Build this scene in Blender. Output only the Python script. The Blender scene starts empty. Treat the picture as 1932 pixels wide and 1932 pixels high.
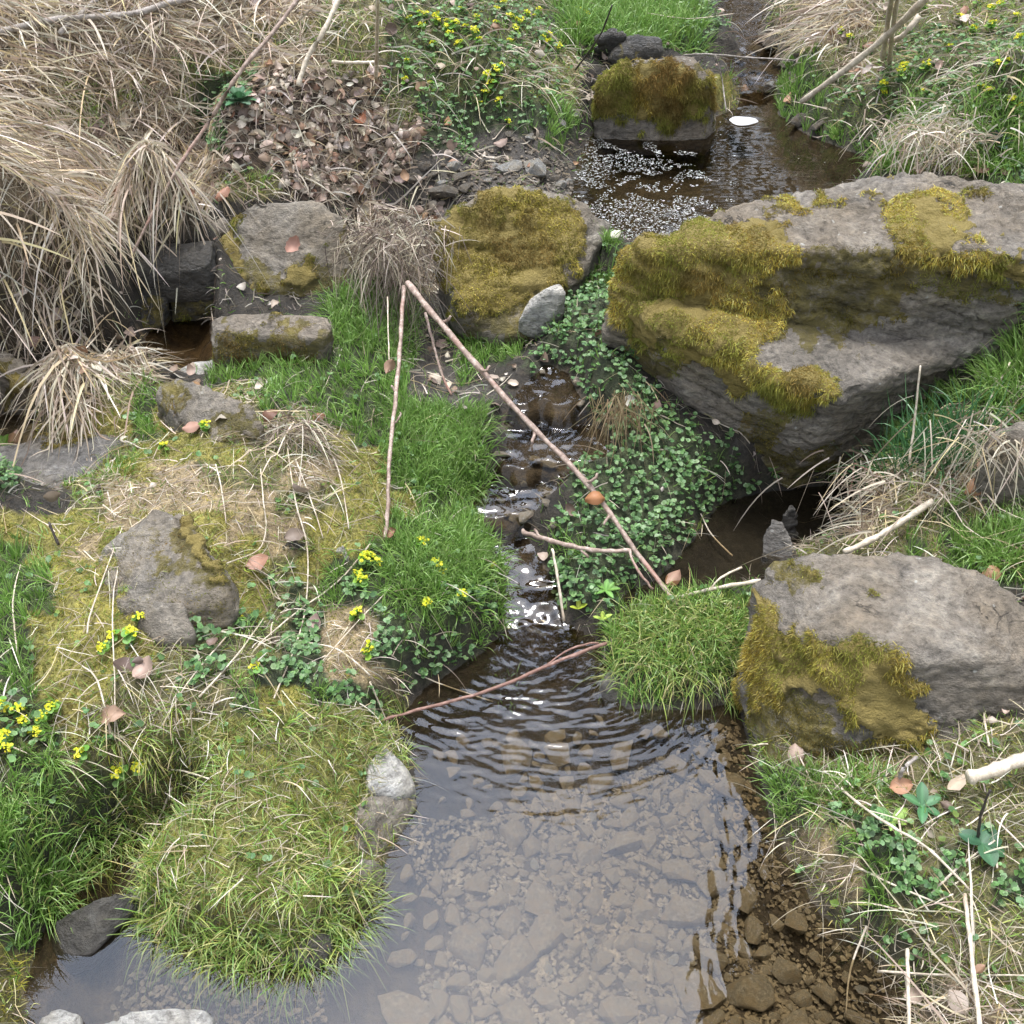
import bpy, bmesh, math, random
import numpy as np
from mathutils import Vector
rng = np.random.default_rng(11)
random.seed(5)
R = math.radians
scene = bpy.context.scene
col = scene.collection

# ------------------------------------------------------------------ camera, sky, sun, exposure
CAMZ, PITCH, FT = 1.55, R(40), math.tan(R(26.5))
cam_d = bpy.data.cameras.new('camera'); cam = bpy.data.objects.new('camera', cam_d); col.objects.link(cam)
cam.location = (0, 0, CAMZ); cam.rotation_euler = (math.pi/2 - PITCH, 0, 0)
cam_d.sensor_width = 36; cam_d.lens = 18/FT; cam_d.clip_start = .02; cam_d.clip_end = 500
scene.camera = cam
SUN_EL, SUN_AZ = R(80), R(-8)
w = bpy.data.worlds.new('World'); scene.world = w; w.use_nodes = True
nt = w.node_tree; nt.nodes.clear()
sky = nt.nodes.new('ShaderNodeTexSky'); sky.sky_type = 'NISHITA'; sky.sun_disc = False
sky.sun_elevation = SUN_EL; sky.sun_rotation = SUN_AZ; sky.air_density = 1; sky.dust_density = 3
hs = nt.nodes.new('ShaderNodeHueSaturation'); hs.inputs['Saturation'].default_value = .45; hs.inputs['Value'].default_value = 1.55
bg = nt.nodes.new('ShaderNodeBackground'); bg.inputs['Strength'].default_value = .15
wo = nt.nodes.new('ShaderNodeOutputWorld')
# bright thin cloud in the part of the sky where the sun stands behind it
tcw = nt.nodes.new('ShaderNodeTexCoord'); vm = nt.nodes.new('ShaderNodeVectorMath'); vm.operation = 'DOT_PRODUCT'
vm.inputs[1].default_value = (0, math.cos(R(62)), math.sin(R(62)))
nt.links.new(tcw.outputs['Generated'], vm.inputs[0])
mr = nt.nodes.new('ShaderNodeMapRange'); mr.interpolation_type = 'SMOOTHSTEP'
for k_, v_ in zip(('From Min', 'From Max', 'To Min', 'To Max'), (.78, .97, .0, 1.)): mr.inputs[k_].default_value = v_
nt.links.new(vm.outputs['Value'], mr.inputs['Value'])
cn = nt.nodes.new('ShaderNodeTexNoise'); cn.inputs['Scale'].default_value = 3.5; cn.inputs['Detail'].default_value = 5
nt.links.new(tcw.outputs['Generated'], cn.inputs[0])
cm = nt.nodes.new('ShaderNodeMapRange')
for k_, v_ in zip(('From Min', 'From Max', 'To Min', 'To Max'), (.3, .7, .72, 1.15)): cm.inputs[k_].default_value = v_
nt.links.new(cn.outputs[0], cm.inputs['Value'])
mm = nt.nodes.new('ShaderNodeMath'); mm.operation = 'MULTIPLY'; nt.links.new(mr.outputs[0], mm.inputs[0]); nt.links.new(cm.outputs[0], mm.inputs[1])
vs = nt.nodes.new('ShaderNodeVectorMath'); vs.operation = 'SCALE'; vs.inputs[0].default_value = (.68, .87, 1.24); GLOW = 15.5
ms_ = nt.nodes.new('ShaderNodeMath'); ms_.operation = 'MULTIPLY'; ms_.inputs[1].default_value = GLOW; nt.links.new(mm.outputs[0], ms_.inputs[0]); nt.links.new(ms_.outputs[0], vs.inputs['Scale'])
va = nt.nodes.new('ShaderNodeVectorMath'); va.operation = 'ADD'
nt.links.new(sky.outputs[0], hs.inputs['Color']); nt.links.new(hs.outputs[0], va.inputs[0]); nt.links.new(vs.outputs[0], va.inputs[1])
nt.links.new(va.outputs[0], bg.inputs[0]); nt.links.new(bg.outputs[0], wo.inputs[0])
sd_ = bpy.data.lights.new('sun', 'SUN'); sd_.energy = 1.8; sd_.angle = R(13); sd_.color = (1, .96, .9)
so = bpy.data.objects.new('sun', sd_); col.objects.link(so)
so.rotation_euler = Vector((math.sin(SUN_AZ)*math.cos(SUN_EL), math.cos(SUN_AZ)*math.cos(SUN_EL), math.sin(SUN_EL))).to_track_quat('Z', 'Y').to_euler()
scene.view_settings.view_transform = 'Standard'; scene.view_settings.look = 'None'
scene.view_settings.exposure = .92; scene.view_settings.gamma = 1
scene.render.engine = 'CYCLES'
scene.cycles.max_bounces = 6; scene.cycles.transparent_max_bounces = 12

# ------------------------------------------------------------------ camera geometry (photo pixels, 1932 across)
cp, sp = math.cos(PITCH), math.sin(PITCH)
def P(px, py, z):
    X = (px-966)/966*FT; Y = -(py-966)/966*FT
    d = (X, cp+Y*sp, -sp+Y*cp); t = (z-CAMZ)/d[2]
    return Vector((d[0]*t, d[1]*t, z))
def proj(p):
    p = np.asarray(p); x, y, z = p[..., 0], p[..., 1], p[..., 2]-CAMZ
    dep = np.maximum(y*cp - z*sp, .05); up = y*sp + z*cp
    return 966 + 966*x/dep/FT, 966 - 966*up/dep/FT

# ------------------------------------------------------------------ numpy noise
def _h(i, j, k, s):
    n = (i*374761393 + j*668265263 + k*2147483647 + s*974711) & 0xffffffff
    n = ((n ^ (n >> 13))*1274126177) & 0xffffffff
    n = ((n ^ (n >> 16))*2246822519) & 0xffffffff
    return ((n ^ (n >> 15)) & 0xffff)/65535.0
def vnoise(p, s=0):
    p = np.asarray(p, float); i = np.floor(p).astype(np.int64); f = p-i; f = f*f*(3-2*f)
    out = 0
    for a in (0, 1):
        for b in (0, 1):
            for c in (0, 1):
                wgt = (f[:, 0] if a else 1-f[:, 0])*(f[:, 1] if b else 1-f[:, 1])*(f[:, 2] if c else 1-f[:, 2])
                out = out + wgt*_h(i[:, 0]+a, i[:, 1]+b, i[:, 2]+c, s)
    return out*2-1
def fbm(p, o=4, s=0):
    p = np.asarray(p, float)
    if p.shape[1] == 2: p = np.c_[p, np.zeros(len(p))]
    r = 0; a = 1.; t = 0
    for k in range(o):
        r = r + a*vnoise(p*2**k + 17.3*k, s+k); t += a; a *= .5
    return r/t
def sstep(x): x = np.clip(x, 0, 1); return x*x*(3-2*x)

# ------------------------------------------------------------------ polygons and ground height
def inside(x, y, poly):
    r = np.zeros(np.shape(x), bool); n = len(poly)
    for i in range(n):
        x0, y0 = poly[i]; x1, y1 = poly[(i+1) % n]
        c = ((y0 > y) != (y1 > y))
        with np.errstate(divide='ignore', invalid='ignore'):
            r ^= c & (x < (x1-x0)*(y-y0)/(y1-y0+1e-12)+x0)
    return r
def sdist(x, y, poly):
    d = np.full(np.shape(x), 1e9); n = len(poly)
    for i in range(n):
        x0, y0 = poly[i]; x1, y1 = poly[(i+1) % n]
        ex, ey = x1-x0, y1-y0; L = ex*ex+ey*ey+1e-12
        t = np.clip(((x-x0)*ex+(y-y0)*ey)/L, 0, 1)
        d = np.minimum(d, (x-x0-t*ex)**2+(y-y0-t*ey)**2)
    d = np.sqrt(d); return np.where(inside(x, y, poly), -d, d)
def wpoly(pts, zf):
    out = []
    for px, py in pts:
        v = P(px, py, zf(py) if callable(zf) else zf); out.append((v.x, v.y))
    return out

LOWER = [(70, 2250), (45, 1860), (70, 1780), (110, 1700), (200, 1610), (280, 1560), (360, 1535), (385, 1560), (300, 1625), (255, 1660), (270, 1740), (370, 1790),
         (480, 1825), (580, 1818), (640, 1765), (700, 1705), (725, 1620), (765, 1550), (788, 1480), (765, 1410), (725, 1370), (770, 1335),
         (810, 1290), (900, 1240), (950, 1185), (958, 1100), (1035, 1100), (1060, 1170), (1130, 1200), (1150, 1260), (1170, 1335),
         (1300, 1335), (1390, 1325), (1420, 1420), (1450, 1530), (1500, 1650), (1560, 1730), (1630, 1790), (1700, 1850), (1730, 1932), (1760, 2250)]
def chz(py): return float(np.interp(py, [690, 755, 800, 870, 915, 975, 1025, 1110, 1200], [.215, .198, .152, .138, .098, .082, .040, .022, 0.0]))
CHAN = [(955, 1200), (950, 1080), (925, 1020), (895, 985), (885, 935), (925, 905), (955, 850), (950, 800), (985, 730), (1030, 690), (1075, 700),
        (1100, 770), (1160, 830), (1140, 880), (1085, 905), (1040, 935), (1005, 970), (1000, 1010), (1030, 1060), (1045, 1130), (1060, 1200)]
RIGHT = [(1150, 1190), (1180, 1120), (1260, 1075), (1290, 1040), (1350, 960), (1430, 925), (1560, 915), (1640, 880), (1610, 960), (1550, 1020), (1470, 1060), (1430, 1110), (1330, 1125), (1200, 1150)]
UPPER = [(1092, 300), (1110, 262), (1135, 225), (1340, 225), (1390, 205), (1400, 170), (1465, 165), (1470, 215), (1530, 258), (1640, 298), (1650, 330), (1570, 365), (1400, 410), (1290, 445), (1180, 455), (1125, 420), (1078, 375), (1085, 335)]
FARS = [(1290, 135), (1320, 112), (1400, 105), (1385, 65), (1350, 20), (1345, -60), (1450, -60), (1440, 40), (1440, 75), (1490, 115), (1465, 165), (1400, 172), (1370, 140)]
LPOOL = [(268, 640), (300, 605), (400, 590), (402, 650), (420, 695), (380, 705), (290, 695)]
LWAT = [(-250, 860), (-60, 790), (60, 745), (150, 705), (290, 690), (250, 740), (130, 790), (60, 800), (90, 850), (60, 900), (-60, 960), (-250, 960)]
def farz(py): return float(np.interp(py, [-60, 40, 100, 170], [.56, .50, .445, .40]))
class Water: pass
def warp(x, y):
    q = np.c_[np.ravel(x), np.ravel(y)]
    return (.05*fbm(q*11, 3, 151)+.02*fbm(q*30, 2, 153)).reshape(np.shape(x))
WATERS = []
for nm, pts, zf, dep, dw, bw in (('lower', LOWER, 0.0, .085, .10, .045), ('chan', CHAN, chz, .03, .04, .05), ('right', RIGHT, .035, .03, .05, .05),
                                 ('upper', UPPER, .38, .10, .12, .07), ('far', FARS, farz, .03, .05, .06), ('lpool', LPOOL, .235, .04, .05, .05), ('lwat', LWAT, .185, .03, .06, .05)):
    W_ = Water(); W_.name = nm; W_.poly = wpoly(pts, zf); W_.dep = dep; W_.dw = dw; W_.bw = bw
    if callable(zf):
        ys = []; zs = []
        for py in range(int(min(p[1] for p in pts)), int(max(p[1] for p in pts))+1, 5):
            v = P(966, py, zf(py)); ys.append(v.y); zs.append(v.z)
        o_ = np.argsort(ys); W_.ys = np.array(ys)[o_]; W_.zs = np.array(zs)[o_]
        W_.lev = (lambda W_: lambda x, y: np.interp(y+warp(x, y), W_.ys, W_.zs))(W_)
    else:
        W_.lev = (lambda zc: lambda x, y: np.full(np.shape(x), zc))(zf)
    WATERS.append(W_)

GC = '''-200 1932 .12;0 1900 .05;20 1800 .04;0 1600 .16;100 1500 .17;0 1350 .22;200 1350 .21;130 1620 .09;-300 1400 .25;230 1500 .12
300 1450 .16;450 1480 .15;600 1500 .12;400 1700 .10;550 1720 .085;330 1700 .08;650 1590 .09;670 1420 .10;700 1350 .07;700 1450 .05;720 1520 .03;690 1620 .03;500 1620 .13
300 1250 .23;450 1200 .24;250 1100 .30;100 1200 .27;380 1000 .31;500 950 .28;150 1000 .26;0 1050 .24;-300 1050 .3;450 1340 .19;580 1380 .14
600 1250 .14;545 1215 .12;700 1200 .15;800 1200 .13;850 1100 .13;900 1050 .13;600 1130 .13;760 1050 .17;620 1000 .2;530 1080 .17;860 1200 .11
350 900 .31;480 850 .32;420 770 .33;600 800 .27;650 950 .24;720 850 .22;800 800 .2;880 850 .16;850 760 .19;600 700 .28;700 700 .26;800 950 .16;850 980 .12;900 880 .14
150 860 .18;50 850 .17;100 930 .2;220 900 .26;0 930 .19;300 740 .27;200 760 .21;350 690 .24;250 800 .24
650 610 .3;700 580 .3;560 670 .26;450 680 .24;760 640 .2;820 650 .13;800 600 .14;830 700 .15;900 700 .2;900 640 .22;960 690 .16;880 740 .17;780 560 .16
500 560 .24;450 540 .24;330 560 .2;300 520 .2;400 560 .2;600 540 .24;700 520 .26
0 650 .42;100 600 .46;130 560 .46;245 600 .28;0 450 .62;100 400 .64;200 300 .68;120 260 .72;300 235 .70;380 250 .64;250 200 .74;150 480 .54;215 540 .33;140 640 .40;60 700 .32;200 640 .32
280 430 .36;380 400 .34;420 350 .38;250 470 .35;430 300 .45;330 380 .38;230 400 .46
0 100 .8;200 100 .8;400 100 .76;0 0 .9;300 0 .85;600 0 .8;500 150 .68;-300 100 .95;-300 500 .75;-300 -100 1.0;450 200 .64
550 220 .58;650 200 .58;700 260 .5;520 300 .49;600 330 .47;700 380 .45;750 430 .42;740 480 .38;780 500 .2;680 450 .42;720 520 .2
800 130 .66;900 100 .66;1000 150 .6;850 230 .5;950 200 .54;1050 200 .5;900 290 .42;800 330 .42;1000 330 .41;1060 300 .4;700 50 .75;900 0 .75;1100 50 .6;1200 30 .55;1280 60 .52;850 370 .4;950 390 .38;1100 120 .52
1150 480 .34;1120 520 .3;1090 580 .32;1100 650 .32;1180 650 .28;1200 750 .25;1300 800 .2;1380 870 .16;1250 900 .17;1150 800 .24;1100 740 .28;1200 950 .12
1100 960 .12;1150 1000 .13;1050 1060 .07;1200 1050 .10;1300 980 .1;1350 920 .12;1120 1130 .05;1080 1000 .11
1280 1200 .09;1220 1250 .06;1350 1180 .10;1190 1180 .06;1390 1250 .07;1300 1260 .06
1530 1030 .08;1650 950 .18;1750 880 .26;1850 800 .34;1932 700 .42;1900 950 .25;1800 1010 .2;2200 900 .4;1650 1050 .15;1900 1080 .22;1900 600 .4;2200 500 .6;1700 800 .2;1560 1000 .08
1500 400 .36;1700 320 .5;1650 300 .44;1850 300 .55;1932 280 .58;1800 220 .6;1680 240 .5;1620 220 .5;1932 150 .72;1750 120 .65;1600 150 .52;1550 210 .44;1520 60 .6;1600 0 .7;1932 0 .9;2300 100 1.0;2300 300 .75;1300 0 .5;1330 80 .48;1480 20 .6;1500 130 .48
1500 1560 .05;1550 1600 .08;1650 1600 .13;1750 1550 .15;1900 1550 .18;1932 1400 .2;1650 1720 .07;1750 1750 .1;1900 1750 .14;1800 1900 .06;1932 1900 .1;2200 1600 .25;2200 1932 .2;1500 1450 .05'''
GPT = []
for tok in GC.replace('\n', ';').split(';'):
    a = tok.split(); v = P(float(a[0]), float(a[1]), float(a[2])); GPT.append((v.x, v.y, v.z))
GPT += [(0, -1, .2), (-2, 0, .25), (2, 0, .25), (0, .15, .1), (0, 8, 1.0), (-5, 8, 1.7), (5, 8, 1.5), (0, 20, 2), (-12, 6, 2.4), (12, 6, 2.2), (-4, 3.5, 1.2), (4, 3.5, 1.1), (0, 6, .8), (-3, 6, 1.3), (3, 6, 1.2), (0, -15, 0), (-15, -5, 1), (15, -5, 1)]
GPT = np.array(GPT)
_nr = GPT[(np.abs(GPT[:, 0]) < 4.5) & (GPT[:, 1] > -2) & (GPT[:, 1] < 9)]
_K = -np.hypot(_nr[:, None, 0]-_nr[None, :, 0], _nr[:, None, 1]-_nr[None, :, 1])+np.eye(len(_nr))*.03
_A = np.zeros((len(_nr)+3,)*2); _A[:-3, :-3] = _K; _A[:-3, -3:] = np.c_[np.ones(len(_nr)), _nr[:, :2]]; _A[-3:, :-3] = _A[:-3, -3:].T
_w = np.linalg.solve(_A, np.r_[_nr[:, 2], 0, 0, 0])
def ground_raw(x, y):
    num = np.zeros(x.shape); den = np.zeros(x.shape)
    far = sstep((np.maximum(np.abs(x), np.abs(y-2.5))-2.6)/1.2)
    k = far > 0
    if k.any():
        xk, yk = x[k], y[k]; nk = np.zeros(xk.shape); dk = np.zeros(xk.shape)
        for gx, gy, gz in GPT:
            ww = 1/((xk-gx)**2+(yk-gy)**2+.01)**2.; nk += ww*gz; dk += ww
        num[k] = nk/dk
    r = _w[-3]+_w[-2]*x+_w[-1]*y
    for (gx, gy, gz), ww in zip(_nr, _w[:-3]): r = r-ww*np.sqrt((x-gx)**2+(y-gy)**2+.0004)
    return num*far+r*(1-far)
def hgt(x, y):
    sh = x.shape; x = x.ravel(); y = y.ravel()
    near = sstep(1.6-np.hypot(x, y-2)/4)
    p = np.c_[x, y]
    h = ground_raw(x, y) + near*(.022*fbm(p*7, 4, 3)+.014*fbm(p*22, 3, 9)) + (1-near)*.15*fbm(p*.5, 3, 5)
    jit = .012*fbm(p*14, 3, 21)
    bedh = np.full(h.shape, 1e9); sds = []
    for W_ in WATERS:
        sdv = sdist(x, y, W_.poly)+jit; lv = W_.lev(x, y); sds.append((sdv, lv, W_.bw))
        bed = lv - W_.dep*sstep(-sdv/W_.dw) - .002 + .006*fbm(p*18, 3, 31)*sstep(-sdv/.05)
        bedh = np.where(sdv < 0, np.minimum(bedh, np.minimum(bed, lv-.001)), bedh)
    for sdv, lv, bw in sds:
        t = sstep(sdv/bw); h = np.where((sdv >= 0) & (sdv < bw), (lv+.004)*(1-t)+np.maximum(h, lv+.006)*t, h)
    h = np.where(bedh < 1e8, bedh, h)
    return h.reshape(sh)

GX0, GX1, GY0, GY1, DG = -2.9, 2.9, .1, 5.4, .011
cx = np.arange(GX0, GX1, DG); cy = np.arange(GY0, GY1, DG)
HX, HY = np.meshgrid(cx, cy)
HG = hgt(HX, HY)
def H(x, y):
    u = np.clip((x-GX0)/DG, 0, len(cx)-1.001); v = np.clip((y-GY0)/DG, 0, len(cy)-1.001)
    i = u.astype(int); j = v.astype(int); a = u-i; b = v-j
    return HG[j, i]*(1-a)*(1-b)+HG[j, i+1]*a*(1-b)+HG[j+1, i]*(1-a)*b+HG[j+1, i+1]*a*b
def Hs(x, y): return float(H(np.array([x]), np.array([y]))[0])
def G(px, py, lift=0.):
    """point on the ground seen at a photo pixel (first hit along the ray)"""
    X = (px-966)/966*FT; Y = -(py-966)/966*FT; d = np.array((X, cp+Y*sp, -sp+Y*cp))
    t = np.arange(.6, 7, .004); q = d[None]*t[:, None]; q[:, 2] += CAMZ
    hh = H(q[:, 0], q[:, 1]); k = np.argmax(q[:, 2] < hh) if (q[:, 2] < hh).any() else len(t)-1
    return Vector((q[k, 0], q[k, 1], hh[k]+lift))
def blur(a, r):
    for ax_ in (0, 1):
        c = np.cumsum(np.pad(a, [(r+1, r) if k == ax_ else (0, 0) for k in (0, 1)], mode='edge'), axis=ax_)
        a = (np.take(c, range(2*r+1, c.shape[ax_]), ax_)-np.take(c, range(0, c.shape[ax_]-2*r-1), ax_))/(2*r+1)
    return a
GRY, GRX = np.gradient(blur(blur(HG, 4), 4), DG)
def grad(x, y):
    i = np.clip(((x-GX0)/DG).astype(int), 0, len(cx)-1); j = np.clip(((y-GY0)/DG).astype(int), 0, len(cy)-1)
    return GRX[j, i], GRY[j, i]

# ------------------------------------------------------------------ cover map
ZM = '''ssssssssssssxxxfffffffgggggc..xsssxxxxxx
ssssssssssxxxxxfffffffg..gcc..sssxxfffff
sssssssxxxsssxxffffffxx.......dgxsxffffff
ssxxxxsxccbbbbbfffffffx.....mgggffffffff
ssxxsssscbbbbbbxcccccgg.......ggffffffff
sshhhhhhcbbbbbbbcccddg..........ggcxgggg
sshhhhhhhbbbbbbbdddddd............gxxxgc
sshhhhhhhxxbbbbdddddd..................g
hhhhhhhh......sbbd......................
hhhhhh........ssb......g................
hhhhh.........sbs......g................
hhhhh........gg.......cc...............g
hhhhh........ggg..gg.ccc..............gg
hhhhhs....ggggggddgg.ccc..............gg
shhhhs..ggggggggddg..cccc............ggg
..hhxg...xggggggdddd.ccccc..........gggx
.mmmmg...xxxgggggd...cccccc.......gggxxx
c...xmm...xxxmggggg...cccccccd...gggxxxx
c..xmmttxxxttmmgggg...ccccccc...xgxxxssx
...xttttttt xmmmggg...cccccccc....sxsxxgs
mmmmt...mtttmmmggg...ccccccxx....sxxxgxg
gmmt.....mtx..gggg...ggccccx...xxxxgxggx
ggmm.....mx..ggggg...cccccxxx...........
ggmm.....mxcxgcgggc..cccggggg...........
gmmmmmxfffxccttcggg....ggggggg..........
gmmmmmxffxxccttcccg.....ggggg...........
gmmmmxxffxccctttcc......ggggg...........
fgmmxxxxxgmmgcc.........ggg.............
ffgmxxxnnnnnnnn........................x
fggxxnnnnnnnnn........................xx
gggfgnnnnnnnnn................ggxxxxxxxx
gggggnnnnnnnnn................ggxcxxxxxx
ggggg..nnnnnnn................gxtxcxxxxx
gggg...nnnnnnn.................ttgccxcxx
ggg..nnnnnnnnn.................xttgccxxc
gg....nnnnnnnn..................xxgxxxxx
g.....nnnnnnn....................xxcxxxx
m......nnnn.......................xxxxxx
m..................................xxsxx
m..................................xsxsx'''.split('\n')
ZM = np.array([list((r.replace(' ', 'x')+'.'*40)[:40]) for r in ZM])
for _r in range(28, 36): ZM[_r][14] = 'n'
for _r in (9, 10, 11, 12): ZM[_r][4:7] = '.'
for _a, _b, _c, _d, _z in ((20, 26, 4, 14, 'm'), (15, 18, 6, 11, 'm'), (28, 30, 31, 40, 'x'), (21, 23, 36, 40, 'g'), (35, 37, 13, 15, 'n'), (29, 40, 29, 37, 'x'), (27, 38, 6, 16, 'n'), (19, 27, 17, 20, 'g'), (13, 18, 17, 19, 'g')):
    _v = ZM[_a:_b, _c:_d]; _v[_v == '.'] = _z
def zone(p, jit=26):
    u, v = proj(p)
    q = np.asarray(p)[:, :3]*np.array([9, 9, 9])
    u = u+jit*fbm(q, 2, 41)*2; v = v+jit*fbm(q, 2, 57)*2*.7
    return ZM[np.clip((v/48.3).astype(int), 0, 39), np.clip((u/48.3).astype(int), 0, 39)]
def scatter(chars, dens, jit=26, margin=330, falloff=1.2):
    """dens: number per m2 (near the camera), thinning with distance"""
    ax0, ax1, ay0, ay1 = -2.7, 2.7, .3, 5.2
    n = int(2.4*dens*(ax1-ax0)*(ay1-ay0)); out = []
    while n > 0:
        m = min(n, 400000); n -= m
        x = rng.uniform(ax0, ax1, m); y = rng.uniform(ay0, ay1, m); z = H(x, y); p = np.c_[x, y, z]
        u, v = proj(p); dist = np.sqrt(x*x+y*y+(z-CAMZ)**2)
        k = (u > -margin) & (u < 1932+margin) & (v > -120) & (v < 1932+margin) & (rng.random(m)*2.4 < np.minimum(1, (1.7/dist)**falloff)*np.minimum(2.4, np.sqrt(1+np.sum(np.square(grad(x, y)), 0))))
        p = p[k]
        if not len(p): continue
        zz = zone(p, jit); k = np.isin(zz, list(chars))
        k &= ~underwater(p, .004)
        out.append(p[k])
    return np.concatenate(out) if out else np.zeros((0, 3))
def underwater(p, tol=0.0):
    r = np.zeros(len(p), bool)
    for W_ in WATERS:
        xs = [a[0] for a in W_.poly]; ys = [a[1] for a in W_.poly]
        k = (p[:, 0] > min(xs)) & (p[:, 0] < max(xs)) & (p[:, 1] > min(ys)) & (p[:, 1] < max(ys))
        if k.any():
            ii = np.where(k)[0]; ins = inside(p[ii, 0], p[ii, 1], W_.poly)
            r[ii[ins & (p[ii, 2] < W_.lev(p[ii, 0], p[ii, 1])+tol)]] = True
    return r
def norm(v): return v/np.maximum(np.linalg.norm(v, axis=-1, keepdims=True), 1e-9)

# ------------------------------------------------------------------ object helpers
def tag(o, label=None, cat=None, group=None, kind=None):
    if label: o['label'] = label
    if cat: o['category'] = cat
    if group: o['group'] = group
    if kind: o['kind'] = kind
    return o
def np_mesh(name, V, Fc, C=None, smooth=True):
    """V (n,3), Fc (m,4) or (m,3) ints, C (n,3) colours"""
    me = bpy.data.meshes.new(name); k = Fc.shape[1]
    me.vertices.add(len(V)); me.vertices.foreach_set('co', np.ascontiguousarray(V, dtype=np.float32).ravel())
    me.loops.add(Fc.size); me.loops.foreach_set('vertex_index', Fc.astype(np.int32).ravel())
    me.polygons.add(len(Fc)); me.polygons.foreach_set('loop_start', np.arange(0, Fc.size, k, dtype=np.int32))
    me.polygons.foreach_set('loop_total', np.full(len(Fc), k, dtype=np.int32))
    me.polygons.foreach_set('use_smooth', np.full(len(Fc), smooth))
    me.update(calc_edges=True)
    if C is not None: set_col(me, C)
    return me
def set_col(me, C, name='Col'):
    a = me.attributes.new(name, 'FLOAT_COLOR', 'POINT')
    a.data.foreach_set('color', np.c_[C, np.ones(len(C))].astype(np.float32).ravel())
def link(name, me, mat, parent=None, recenter=True):
    o = bpy.data.objects.new(name, me); col.objects.link(o)
    me.materials.clear(); me.materials.append(mat)
    if parent is not None:
        o.parent = parent; me.transform(parent.matrix_basis.inverted())
    elif recenter:
        n = len(me.vertices); a = np.empty(n*3, np.float32); me.vertices.foreach_get('co', a); a = a.reshape(-1, 3)
        c = Vector(((a[:, 0].min()+a[:, 0].max())/2, (a[:, 1].min()+a[:, 1].max())/2, a[:, 2].min()))
        a = a-np.array(c, np.float32); me.vertices.foreach_set('co', a.ravel()); o.location = c; me.update()
    return o
def join(parts):
    Vs, Fs, Cs = [], [], []; n = 0
    for V, F_, C in parts:
        Vs.append(V); Fs.append(F_+n); Cs.append(C); n += len(V)
    return np.concatenate(Vs), np.concatenate(Fs), np.concatenate(Cs)

# ------------------------------------------------------------------ materials
def mat_new(name):
    m = bpy.data.materials.new(name); m.use_nodes = True; t = m.node_tree; t.nodes.clear()
    o = t.nodes.new('ShaderNodeOutputMaterial'); return m, t, o
def N(t, typ, **kw):
    n = t.nodes.new(typ)
    for k, v in kw.items():
        if k in n.inputs: n.inputs[k].default_value = v
        else: setattr(n, k, v)
    return n
def blade_mat(name, rough=.55, transl=.25, spec=.35):
    m, t, o = mat_new(name); a = N(t, 'ShaderNodeAttribute', attribute_name='Col')
    p = N(t, 'ShaderNodeBsdfPrincipled', Roughness=rough); p.inputs['Specular IOR Level'].default_value = spec
    t.links.new(a.outputs['Color'], p.inputs['Base Color'])
    if transl > 0:
        tr = N(t, 'ShaderNodeBsdfTranslucent'); mx = N(t, 'ShaderNodeMixShader', Fac=transl)
        t.links.new(a.outputs['Color'], tr.inputs['Color']); t.links.new(p.outputs[0], mx.inputs[1]); t.links.new(tr.outputs[0], mx.inputs[2])
        t.links.new(mx.outputs[0], o.inputs[0])
    else: t.links.new(p.outputs[0], o.inputs[0])
    return m
M_GRASS = blade_mat('grass_blade', .42, .3, .5)
M_STRAW = blade_mat('dry_straw', .5, .35, .4)
M_MOSS = blade_mat('moss_fibre', .8, .4, .15)
M_LEAF = blade_mat('dead_leaf', .55, .15, .35)
M_GREEN = blade_mat('green_leaf', .5, .2, .35)
M_FLOWER = blade_mat('yellow_flower', .6, .25, .2)
M_FOAM = blade_mat('foam_fleck', .5, 0, .5)

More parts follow.
